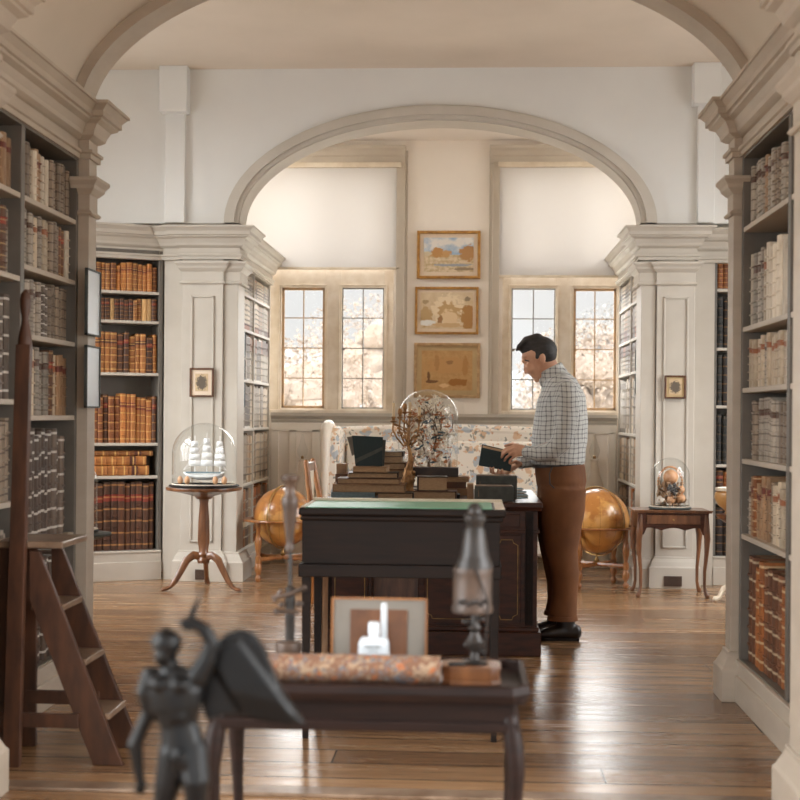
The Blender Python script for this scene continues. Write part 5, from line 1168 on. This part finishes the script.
def inside(p):
    q = p-Vector((cx, Y, DT+.40)); h = Vector((q.x, q.y)).length
    return p.z > DT+.04 and (h < .15 if p.z < DT+.42 else (p-Vector((cx, Y, DT+.42))).length < .155)
for v in mb.v:
    q = Vector((v.x-cx, v.y-Y)); 
    if q.length > .15: q *= .15/q.length; v.x, v.y = cx+q.x, Y+q.y
    lim = DT+.42+math.sqrt(max(0, .155**2-min(q.length, .15)**2)); v.z = min(v.z, lim)
mb.build('branches', 'bark2', t)
P1, P2, P3 = MB(), MB(), MB(); n_ = 0
for k in range(1400):
    a_ = rr.uniform(0, 6.28); r = .15*math.sqrt(rr.random()); p = Vector((cx+r*cos(a_), Y+r*sin(a_)*.8, DT+rr.uniform(.12, .57)))
    if not inside(p): continue
    n_ += 1; w_ = rr.random()
    if n_ > 520: break
    tgt = P1 if w_ < .8 else P2
    for j in range(4):
        d = Vector((rr.uniform(-1, 1), rr.uniform(-1, 1), rr.uniform(-1, 1))).normalized()*.018; e = d.orthogonal().normalized()*.007; tgt.add([p, p+d*.5+e, p+d, p+d*.5-e], [(0, 1, 2, 3)])
o = P1.build('blossoms', 'ivory', t); o['kind'] = 'stuff'; o = P2.build('leaves', 'rustleaf', t); o['kind'] = 'stuff'
for k in range(60):
    a_ = rr.uniform(0, 6.28); r = rr.uniform(.03, .14); p = Vector((cx+r*cos(a_), Y-abs(r*sin(a_))*.8, DT+rr.uniform(.15, .56)))
    if not inside(p): continue
    n_ += 1
    if n_ > 555: break
    d = Vector((rr.choice((-1, 1)), rr.uniform(-.4, .4), rr.uniform(-.2, .9))).normalized(); mb = MB()
    mb.tube([p-d*.024, p-d*.012, p, p+d*.008, p+d*.013, p+d*.022], [.002, .005, .007, .0045, .005, .001], seg=6)
    s_ = d.orthogonal().normalized(); mb.add([p, p+s_*.02-d*.014, p-d*.006], [(0, 1, 2)]).add([p, p-s_*.02-d*.014, p-d*.006], [(0, 1, 2)])
    mb.build('bird', 'teal_feather' if k % 3 else 'rustleaf', t)
# ------------------------------------------------------------------ the man
YM = 7.6
def m_(px, py, dy=0): return P(px, py, YM+dy)
LY = (0, 1, 0)
man = T('person', (m_(560, 600).x, YM, 0), 'standing man in checked shirt and rust trousers reading a dark book', 'person')
mb = MB()
# torso, legs
mb.tube([m_(553, 380), m_(560, 392), m_(561, 415), m_(560, 440), m_(560, 465), m_(561, 485)], [(.06, .05), (.155, .085), (.15, .115), (.135, .115), (.13, .11), (.10, .085)], side=LY, seg=20)
for dy, kx, ax in ((-.09, 561, 562), (.10, 556, 559)):
    mb.tube([m_(561, 482, dy), m_(kx, 555, dy), m_(ax, 600, dy), Vector((m_(ax, 600, dy).x, YM+dy, .15))], [(.06, .08), (.045, .06), (.04, .045), (.03, .03)], side=LY, seg=14)
# neck, head
mb.tube([m_(557, 381), m_(551, 372), m_(546, 364)], [(.06, .062), (.054, .058), (.05, .058)], side=LY, seg=16)
mb.ball(m_(538.5, 352.5), (.094, .073, .092), 24)
mb.tube([m_(534, 356), m_(534, 366), m_(537.5, 373)], [(.062, .062), (.054, .05), (.036, .034)], side=LY, seg=18)
mb.tube([m_(543, 370), m_(538, 377.5)], [(.045, .03), (.02, .017)], side=LY, seg=14)
mb.tube([m_(524.5, 357), m_(524, 361)], [(.045, .018), (.035, .014)], side=LY, seg=10)
mb.tube([m_(525.2, 362), m_(525.0, 369), m_(526, 372.5)], [.007, .009, .0105], seg=10)
for dy in (-.011, .011): mb.ball(m_(528.3, 372.8, dy), .008, 8)
mb.tube([m_(531.3, 374.3, -.02), m_(530.6, 374.5, 0), m_(531.3, 374.3, .02)], .0065, seg=8); mb.tube([m_(533, 376.6, -.017), m_(532.3, 377, 0), m_(533, 376.6, .017)], .0065, seg=8)
mb.ball(m_(537, 380), (.018, .02, .014), 10)
for s in (-1, 1):
    mb.ball(m_(530, 368, s*.042), (.028, .02, .03), 12)
    mb.ball(m_(543, 359, s*.073), (.016, .012, .029), 12)
# arms and hands
def arm(pts, rs): mb.tube([m_(*p) for p in pts], rs, seg=14)
arm([(566, 394, -.15), (564, 420, -.18), (558, 444, -.18), (543, 450, -.16), (528, 452, -.13)], [.045, .042, .038, .034, .025])
arm([(562, 394, .16), (560, 420, .18), (556, 446, .17), (540, 455, .11), (522, 462, .03)], [.045, .042, .038, .034, .025])
# near hand lies over the top edge of the book
mb.tube([m_(528, 452, -.13), m_(522, 450.5, -.115), m_(515, 450, -.105)], [(.026, .018), (.034, .016), (.038, .014)], side=(0, .3, 1), seg=14)
fn = [((514, 446, -.10), (508, 447.5, -.10), (503.5, 450.5, -.095), (501.5, 454, -.085)), ((513.5, 449, -.115), (507.5, 451, -.115), (503.5, 454, -.108), (501.5, 457.5, -.095)), ((514, 452.5, -.12), (509.5, 455, -.12), (506, 458, -.112), (504.5, 461, -.098)), ((516, 455.5, -.12), (512.5, 458, -.118), (510, 460.5, -.11), (509, 463, -.098))]
for q, r in zip(fn, (.0088, .009, .0086, .0076)): mb.tube([m_(*p) for p in q], [r*1.08, r, r*.95, r*.82], seg=10)
mb.tube([m_(521, 447.5, -.10), m_(516, 445, -.08), m_(510, 444.5, -.068), m_(505, 446, -.066)], [.012, .0105, .0095, .008], seg=10)
# far hand under the book, fingertips curling up in front
mb.tube([m_(522, 462, .03), m_(516, 465.5, -.0), m_(510, 469.5, -.03)], [(.025, .019), (.034, .016), (.037, .014)], side=(0, 1, .2), seg=14)
fn = [((510, 471, -.045), (504, 475, -.07), (501.5, 474, -.10), (502.3, 469.5, -.107)), ((509, 472, -.028), (501, 476, -.06), (497.5, 474.5, -.098), (498.3, 469.5, -.107)), ((508, 472, -.01), (498, 475, -.05), (493, 473, -.095), (493.5, 467.5, -.105)), ((507, 471.5, .005), (497, 473.5, -.03), (490.5, 472, -.088), (490, 467.5, -.10))]
for q, r in zip(fn, (.0088, .009, .0086, .0076)): mb.tube([m_(*p) for p in q], [r*1.08, r, r*.95, r*.82], seg=10)
mb.tube([m_(518, 463, -.015), m_(516, 461.5, -.05), m_(514, 462, -.085), m_(511, 464, -.108)], [.0125, .011, .0095, .008], seg=10)
body = mb.build('body', 'skin', man, remesh=.0055, smit=2)
# hair, brows, eyes
mb = MB()
mb.ball(m_(540.5, 350), (.094, .078, .079), 24); mb.ball(m_(545.5, 354), (.064, .075, .064), 20); mb.ball(m_(532.5, 347), (.076, .068, .062), 20)
mb.tube([m_(537, 341), m_(526, 342.5), m_(519.5, 347.5)], [(.06, .045), (.056, .034), (.045, .018)], side=LY, seg=14)
for k in range(7): mb.tube([m_(526+k*.8, 341, -.05+.017*k), m_(518.5, 345.5, -.05+.017*k), m_(516.2+(k % 3)*.8, 350+(k % 2), -.045+.015*k)], [.012, .009, .004], seg=6)
for s in (-1, 1): mb.tube([m_(539, 350, s*.064), m_(537, 358, s*.066)], [(.022, .013), (.010, .008)], side=(1, 0, 0), seg=10)
mb.tube([m_(551, 352), m_(551.5, 359.5)], [(.060, .028), (.048, .016)], side=LY, seg=12)
mb.build('hair', 'hair', man, remesh=.0055, smit=1)
mb = MB()
for s in (-1, 1): mb.tube([m_(524.2, 361.2, s*.018), m_(525.4, 360.2, s*.034), m_(529, 361, s*.052)], [.0035, .0045, .003], seg=6)
mb.build('eyebrow', 'hair', man)
mb = MB()
for s in (-1, 1): mb.tube([m_(526.6, 365.4, s*.022), m_(528.2, 366.1, s*.038), m_(530.4, 365.6, s*.048)], [.0025, .004, .002], seg=6)
mb.build('eyelid', 'hair', man)
# shirt
mb = MB()
mb.tube([m_(553.5, 376), m_(558.5, 385), m_(561.5, 398), m_(561, 420), m_(559.5, 440), m_(558, 455), m_(558, 463)], [(.085, .075), (.155, .105), (.195, .136), (.18, .152), (.17, .157), (.168, .148), (.16, .142)], side=LY, seg=28, cap=False)
mb.tube([m_(558, 450), m_(558, 464.5)], [(.172, .156), (.168, .150)], side=LY, seg=28, cap=False)
for s, pts in ((-1, [(567, 391, -.155), (567, 402, -.185), (566, 424, -.2), (562, 442, -.2), (552, 451, -.19), (540, 453.5, -.165), (527.5, 452.5, -.132)]), (1, [(563, 391, .155), (563, 402, .185), (562, 424, .2), (558, 445, .19), (545, 455, .13), (534, 459, .08), (521.5, 462.3, .028)])):
    mb.tube([m_(*p) for p in pts], [.066, .071, .064, .06, .055, .048, .036], seg=18)
sh = mb.build('shirt', 'shirt', man, remesh=.009, smit=3)
for pts in (((531, 452.6, -.138), (525.5, 452.2, -.126)), ((525, 461.6, .04), (519.5, 463.2, .018))): MB().tube([m_(*p) for p in pts], [(.037, .035), (.036, .034)], seg=18, cap=False).build('cuff', 'shirt', sh, smooth=True)
d0_, d1_ = m_(555.5, 378), m_(550, 367.5)
mb = MB(); mb.tube([d0_, d0_.lerp(d1_, .55), d1_], [(.078, .080), (.069, .073), (.066, .070)], side=LY, seg=24, cap=False)
mb.tube([m_(546, 383, -.02), m_(541.5, 384.5, -.03), m_(541, 380, -.02)], [.022, .014, .012], seg=8).tube([m_(546, 383, .02), m_(541.5, 384.5, .03), m_(541, 380, .02)], [.022, .014, .012], seg=8)
mb.build('collar', 'shirt', sh, smooth=True, remesh=.006, smit=1)
mb = MB()
for k in range(6): mb.ball(m_(538.2-.9*k+(.6 if k > 3 else 0), 392+11*k), .006, 8)
mb.build('button', 'ivory', sh)
# trousers
mb = MB()
mb.tube([m_(558.5, 461), m_(560, 470), m_(561.5, 482), m_(562, 494)], [(.155, .137), (.165, .142), (.17, .142), (.15, .125)], side=LY, seg=26, cap=False)
for dy, q in ((-.09, [(563, 488), (562.5, 510), (561, 535), (562, 553), (565.5, 576), (564.5, 598), (562.5, 617)]), (.10, [(560, 488), (558, 510), (556, 535), (557, 556), (560, 580), (560, 600), (559, 612)])):
    mb.tube([m_(a_, b_, dy) for a_, b_ in q], [(.092, .130), (.092, .124), (.084, .108), (.074, .088), (.068, .076), (.064, .072), (.068, .08)], side=LY, seg=22, cap=False)
tr = mb.build('trousers', 'trousers', man, remesh=.009, smit=3)
mb = MB()
for dy, x, zz in ((-.09, 562.5, 620.5), (.10, 559, 615)): mb.tube([m_(x, zz-5, dy), m_(x, zz-.5, dy)], [(.071, .083), (.073, .087)], side=LY, seg=22, cap=False)
mb.build('turn_up', 'trousers', tr, smooth=True)
MB().tube([m_(553, 465, -.150), m_(549.5, 474, -.158), m_(550, 484, -.16), m_(556, 490, -.165)], .004, seg=6).build('pocket_seam', 'shell2', tr)
MB().tube([m_(558.3, 462), m_(558.6, 465.5)], [(.163, .144), (.167, .147)], side=LY, seg=28, cap=False).build('belt', 'shoe', tr, smooth=True)
for dy, x in ((-.09, m_(562, 600).x), (.10, m_(558.5, 600).x)):
    y = YM+dy; mb = MB()
    mb.tube([(x+.07, y, .048), (x+.02, y, .05), (x-.03, y, .047), (x-.08, y, .04), (x-.12, y-.005, .033)], [(.036, .044), (.040, .046), (.043, .042), (.045, .034), (.034, .026)], side=LY, seg=16)
    mb.tube([(x+.03, y, .05), (x+.002, y, .145)], [(.040, .050), (.042, .050)], side=LY, seg=14)
    shp = mb.build('shoe', 'shoe', man, remesh=.007, smit=2)
    MB().prism([(x+.09, y-.03, 0.001), (x+.0, y-.036, 0.001), (x-.1, y-.045, 0.001), (x-.145, y-.02, 0.001), (x-.145, y+.015, 0.001), (x-.1, y+.04, 0.001), (x, y+.036, 0.001), (x+.09, y+.03, 0.001)], (0, 0, .016)).build('sole', 'ebony', shp, bevel=.003)
# the book in his hands
t = T('book', tuple(m_(495, 460, -.075)), 'dark teal cloth book held open in the hands of the man', 'book')
C = [(481.5, 447), (504, 451.5), (512.5, 471), (478, 465.8)]; 
def q_(dy, s=0): return [m_(a_, b_, dy) for a_, b_ in ((482, 447.5), (513, 454.5), (510.5, 471.5), (478.5, 465.5))]
A_ = q_(-.092); MB().prism(A_, (0, .004, 0)).build('cover', 'tealbook', t, bevel=.001)
B_ = q_(-.062); MB().prism([p+Vector((0, .006, .018)) if i < 2 else p+Vector((0, .002, .0)) for i, p in enumerate(B_)], (0, .004, 0)).build('cover', 'tealbook', t, bevel=.001)
mb = MB(); c_ = sum((p for p in A_), Vector())/4; f_ = [c_+(p-c_)*.94 for p in A_]; g_ = [p+Vector((0, .026, .016 if i < 2 else 0)) for i, p in enumerate(f_)]
f_ = [p+Vector((0, .0045, 0)) for p in f_]
mb.add(f_+g_, [(0, 1, 2, 3), (7, 6, 5, 4), (0, 4, 5, 1), (1, 5, 6, 2), (2, 6, 7, 3), (3, 7, 4, 0)]); mb.build('page_block', 'pages', t)
# ------------------------------------------------------------------ bronze statuette in front
YS = 2.0
def s_(px, py, dy=0): return P(px, py, YS+dy)
zs_ = s_(180, 868).z
st = T('statuette', (s_(178, 800).x, YS, zs_-.02), 'blurred dark bronze winged warrior statuette raising a sword in foreground', 'statue')
mb = MB()
mb.ball(s_(166, 648), (.0195, .02, .027), 18); mb.ball(s_(164, 656, -.004), (.015, .016, .018), 14)
mb.tube([s_(169, 664), s_(172, 674)], [.013, .014], seg=12)
mb.tube([s_(174, 676), s_(175, 690), s_(176, 706), s_(179, 724), s_(182, 742), s_(183, 752)], [(.026, .020), (.044, .028), (.040, .028), (.029, .022), (.033, .025), (.034, .026)], side=(1, 0, .1), seg=22)
for a_, b_ in ((160, 684), (180, 685)): mb.ball(s_(a_, b_, -.018), (.017, .014, .013), 12)
for a_, b_ in ((171, 706), (180, 706), (172, 717), (181, 717)): mb.ball(s_(a_, b_, -.02), (.008, .008, .008), 10)
mb.tube([s_(151, 676), s_(147, 692), s_(150, 712), s_(142, 728), s_(135, 745), s_(138, 768), s_(141, 785)], [.016, .017, .013, .011, .012, .009, .007], seg=12)
mb.tube([s_(198, 676), s_(207, 660), s_(212, 643), s_(205, 630), s_(194, 622), s_(186, 624)], [.018, .015, .012, .011, .009, .010], seg=12)
mb.tube([s_(174, 752), s_(168, 785), s_(163, 810), s_(160, 840), s_(160, 864)], [(.024, .024), (.021, .022), (.015, .016), (.014, .015), (.009, .01)], seg=14); mb.tube([s_(160, 866), s_(152, 868, -.02)], [.010, .007], seg=10)
mb.tube([s_(192, 750), s_(196, 782, -.015), s_(197, 812, -.01), s_(203, 838, .01), s_(205, 864, .01)], [(.025, .025), (.022, .023), (.015, .016), (.014, .015), (.009, .01)], seg=14); mb.tube([s_(205, 866, .01), s_(200, 868, -.012)], [.010, .007], seg=10)
for a_, b_, dy in ((138, 787, -.002), (142, 788, 0), (145, 786, .004), (134, 786, 0), (147, 780, -.004)): mb.tube([s_(140, 781), s_(a_, b_+6, dy)], [.0045, .0028], seg=6)
for k in range(5): mb.tube([s_(186, 625), s_(182+k*1.5, 621+k*2.4, -.008)], [.005, .0035], seg=6)
mb.tube([s_(161, 652, -.018), s_(160, 657, -.021)], .003, seg=6)
mb.build('body', 'bronze', st, remesh=.0028, smit=2)
mb = MB().ball(s_(167, 643), (.0225, .0225, .0225), 16); mb.tube([s_(152, 640), s_(167, 629), s_(180, 640)], [(.004, .006)]*3, seg=8); mb.build('helmet', 'bronze', st, smooth=True)
mb = MB(); w = [(203, 660), (214, 645), (226, 634), (238, 630), (252, 634), (263, 648), (271, 668), (280, 690), (292, 708), (304, 724), (288, 726), (262, 722), (240, 716), (222, 716), (206, 722), (200, 700)]
mb.prism([s_(a_, b_, .03) for a_, b_ in w], (0, .022, 0)); 
for k in range(7): mb.tube([s_(212+k*4, 655-k*2, .028), s_(232+k*8, 690+k*2, .026), s_(246+k*8, 716+k*.8, .03)], [.006, .006, .003], seg=8)
mb.build('wing', 'bronze', st, remesh=.003, smit=4)
mb = MB(); mb.prism([s_(182, 629, -.004), s_(186, 625, -.004), s_(190, 610, -.004), s_(204, 588, -.004), s_(196, 612, -.004), s_(190, 628, -.004)], (0, .004, 0)); mb.tube([s_(180, 622), s_(193, 630)], .003, seg=6); mb.build('sword', 'bronze', st)
mb = MB().tube([s_(170, 744), s_(176, 760, -.026), s_(186, 768, -.024), s_(200, 752, -.01)], [(.012, .008), (.018, .008), (.02, .008), (.014, .008)], side=(0, 0, 1), seg=10); mb.build('loincloth', 'bronze', st, smooth=True)
MB().lathe((s_(178, 800).x, YS, zs_-.02), [(.06, 0), (.062, .004), (.055, .01), (.055, .018), (.05, .021)], 28).build('base', 'bronze', st, smooth=True)
xp = s_(178, 800).x; zt9 = zs_-.0205
t = T('pedestal', (xp, YS, 0), 'dark wooden pedestal carrying the bronze statuette, below the picture edge', 'pedestal')
MB().box((xp-.09, YS-.09, zt9-.025), (xp+.09, YS+.09, zt9)).build('top', 'dark', t, bevel=.004); MB().taper((xp, YS, .05), (.14, .14), (xp, YS, zt9-.025), (.11, .11)).build('column', 'dark', t, bevel=.003); MB().box((xp-.1, YS-.1, 0), (xp+.1, YS+.1, .05)).build('base', 'dark', t, bevel=.004)
SKY_FRONT, SKY_BACK, SKY_UP, EXPO = .90, 3.6, 3.0, 0.12
SUNS = [('daylight_window', (-64, 0, 0), 12.0, 75, (1, .99, .975)), ('daylight_left', (0, -66, 34), 6.5, 60, (.94, .98, 1)), ('daylight_right', (0, 66, -34), 5.0, 60, (.97, .99, 1))]  # wide suns added to strengthen the daylight; side pair brightens piers and bay
# ------------------------------------------------------------------ outdoors
struct(MB().box((-60, YW+3, -3.2), (60, 90, -3)).build('ground_reflector', 'reflector'))  # unseen ground, made pale to bounce light onto the bay ceiling
rt = random.Random(5)
def tree(px, y, Y, hgt, rad, mat, lab):
    p = P(px, 415, Y); t = thing('tree', (p.x, Y, -3), label=lab, cat='tree', group='autumn trees outside the windows')
    mb = MB(); cz = hgt-rad*.9
    for k in range(30):
        a = rt.uniform(0, 2*pi); u = rt.uniform(-1, 1); q = rt.uniform(.25, .62)*rad
        c = (p.x+q*cos(a)*math.sqrt(1-u*u), Y+q*sin(a)*math.sqrt(1-u*u), cz+q*u*.9); r = rad*rt.uniform(.2, .32)
        mb.ball(c, (r, r, r*.8), 10)
    for v in mb.v: v += Vector((rt.uniform(-1, 1), rt.uniform(-1, 1), rt.uniform(-1, 1)))*rad*.03
    for k in range(5200):
        a = rt.uniform(0, 2*pi); u = rt.uniform(-1, 1); q = rt.uniform(.7, 1.08)*rad
        c = Vector((p.x+q*cos(a)*math.sqrt(1-u*u), Y+q*sin(a)*math.sqrt(1-u*u), cz+q*u*.9)); d = [Vector((rt.uniform(-1, 1), rt.uniform(-1, 1), rt.uniform(-1, 1)))*.055 for _ in range(3)]
        mb.add([c+d[0], c+d[1], c+d[2]], [(0, 1, 2)])
    mb.build('crown', mat, t)
    MB().tube([(p.x, Y, -3), (p.x+.1, Y, cz-rad*.4), (p.x, Y, cz)], [.28, .2, .1]).build('trunk', 'bark', t)
tree(300, 0, 26, 2.7, 1.6, 'foliage', 'pale orange autumn tree seen through left light of the left window')
tree(368, 0, 34, 4.2, 2.0, 'foliage', 'pale orange autumn tree seen through right light of the left window')
tree(527, 0, 40, 2.4, 1.7, 'foliage2', 'pale tree seen through left window light behind the man')
tree(586, 0, 26, 3.0, 1.3, 'foliage', 'pale orange tree seen behind the man through the right window')
tree(622, 0, 33, 4.0, 1.6, 'foliage2', 'pale grey tree at right edge of the right window')
mb = MB(); pts = [(-40, 2), (-25, 3.5), (-12, 5.2), (-4, 4.5), (6, 3.6), (14, 4.8), (26, 3.2), (40, 1.5)]
mb.prism([(-40, 80, -3)]+[(x, 80, z) for x, z in pts]+[(40, 80, -3)], (0, 6, 0)); struct(mb.build('distant_hill', 'hill'))
# ------------------------------------------------------------------ light
w = bpy.data.worlds.new('sky'); S.world = w; w.use_nodes = True; n = w.node_tree; n.nodes.clear()
o = N(n, 'ShaderNodeOutputWorld'); bg = N(n, 'ShaderNodeBackground'); n.links.new(bg.outputs[0], o.inputs[0])
t = N(n, 'ShaderNodeTexCoord'); s = N(n, 'ShaderNodeSeparateXYZ'); n.links.new(t.outputs['Generated'], s.inputs[0])
def mr(v, a, b, c, d):
    x = N(n, 'ShaderNodeMapRange', interpolation_type='SMOOTHSTEP'); n.links.new(v, x.inputs[0])
    for i, q in enumerate((a, b, c, d)): x.inputs[i+1].default_value = q
    return x.outputs[0]
back = mr(s.outputs[1], .55, -.3, SKY_FRONT, SKY_BACK); up = mr(s.outputs[2], .12, .75, 1, SKY_UP)
lp = mth(n, 'MULTIPLY', mth(n, 'MULTIPLY', back, up), mr(s.outputs[1], -.35, -.85, 1, .35))
n.links.new(lp, bg.inputs[1]); n.links.new(mixc(n, mr(s.outputs[1], .5, -.2, 0, 1), (1.0, .98, .965), (.95, .975, 1.0)), bg.inputs[0])
for nm, rot, en, ang, col in SUNS:
    l = bpy.data.lights.new(nm, 'SUN'); l.energy = en; l.angle = radians(ang); l.color = col
    ob = bpy.data.objects.new(nm, l); COL.objects.link(ob); ob.rotation_euler = [radians(a) for a in rot]
S.view_settings.view_transform = 'Standard'; S.view_settings.look = 'None'; S.view_settings.gamma = 1; S.view_settings.exposure = EXPO
S.cycles.use_denoising = True; S.cycles.max_bounces = 10; S.cycles.diffuse_bounces = 6; S.cycles.transparent_max_bounces = 16
S.cycles.sample_clamp_indirect = 6; S.cycles.caustics_reflective = False; S.cycles.caustics_refractive = False
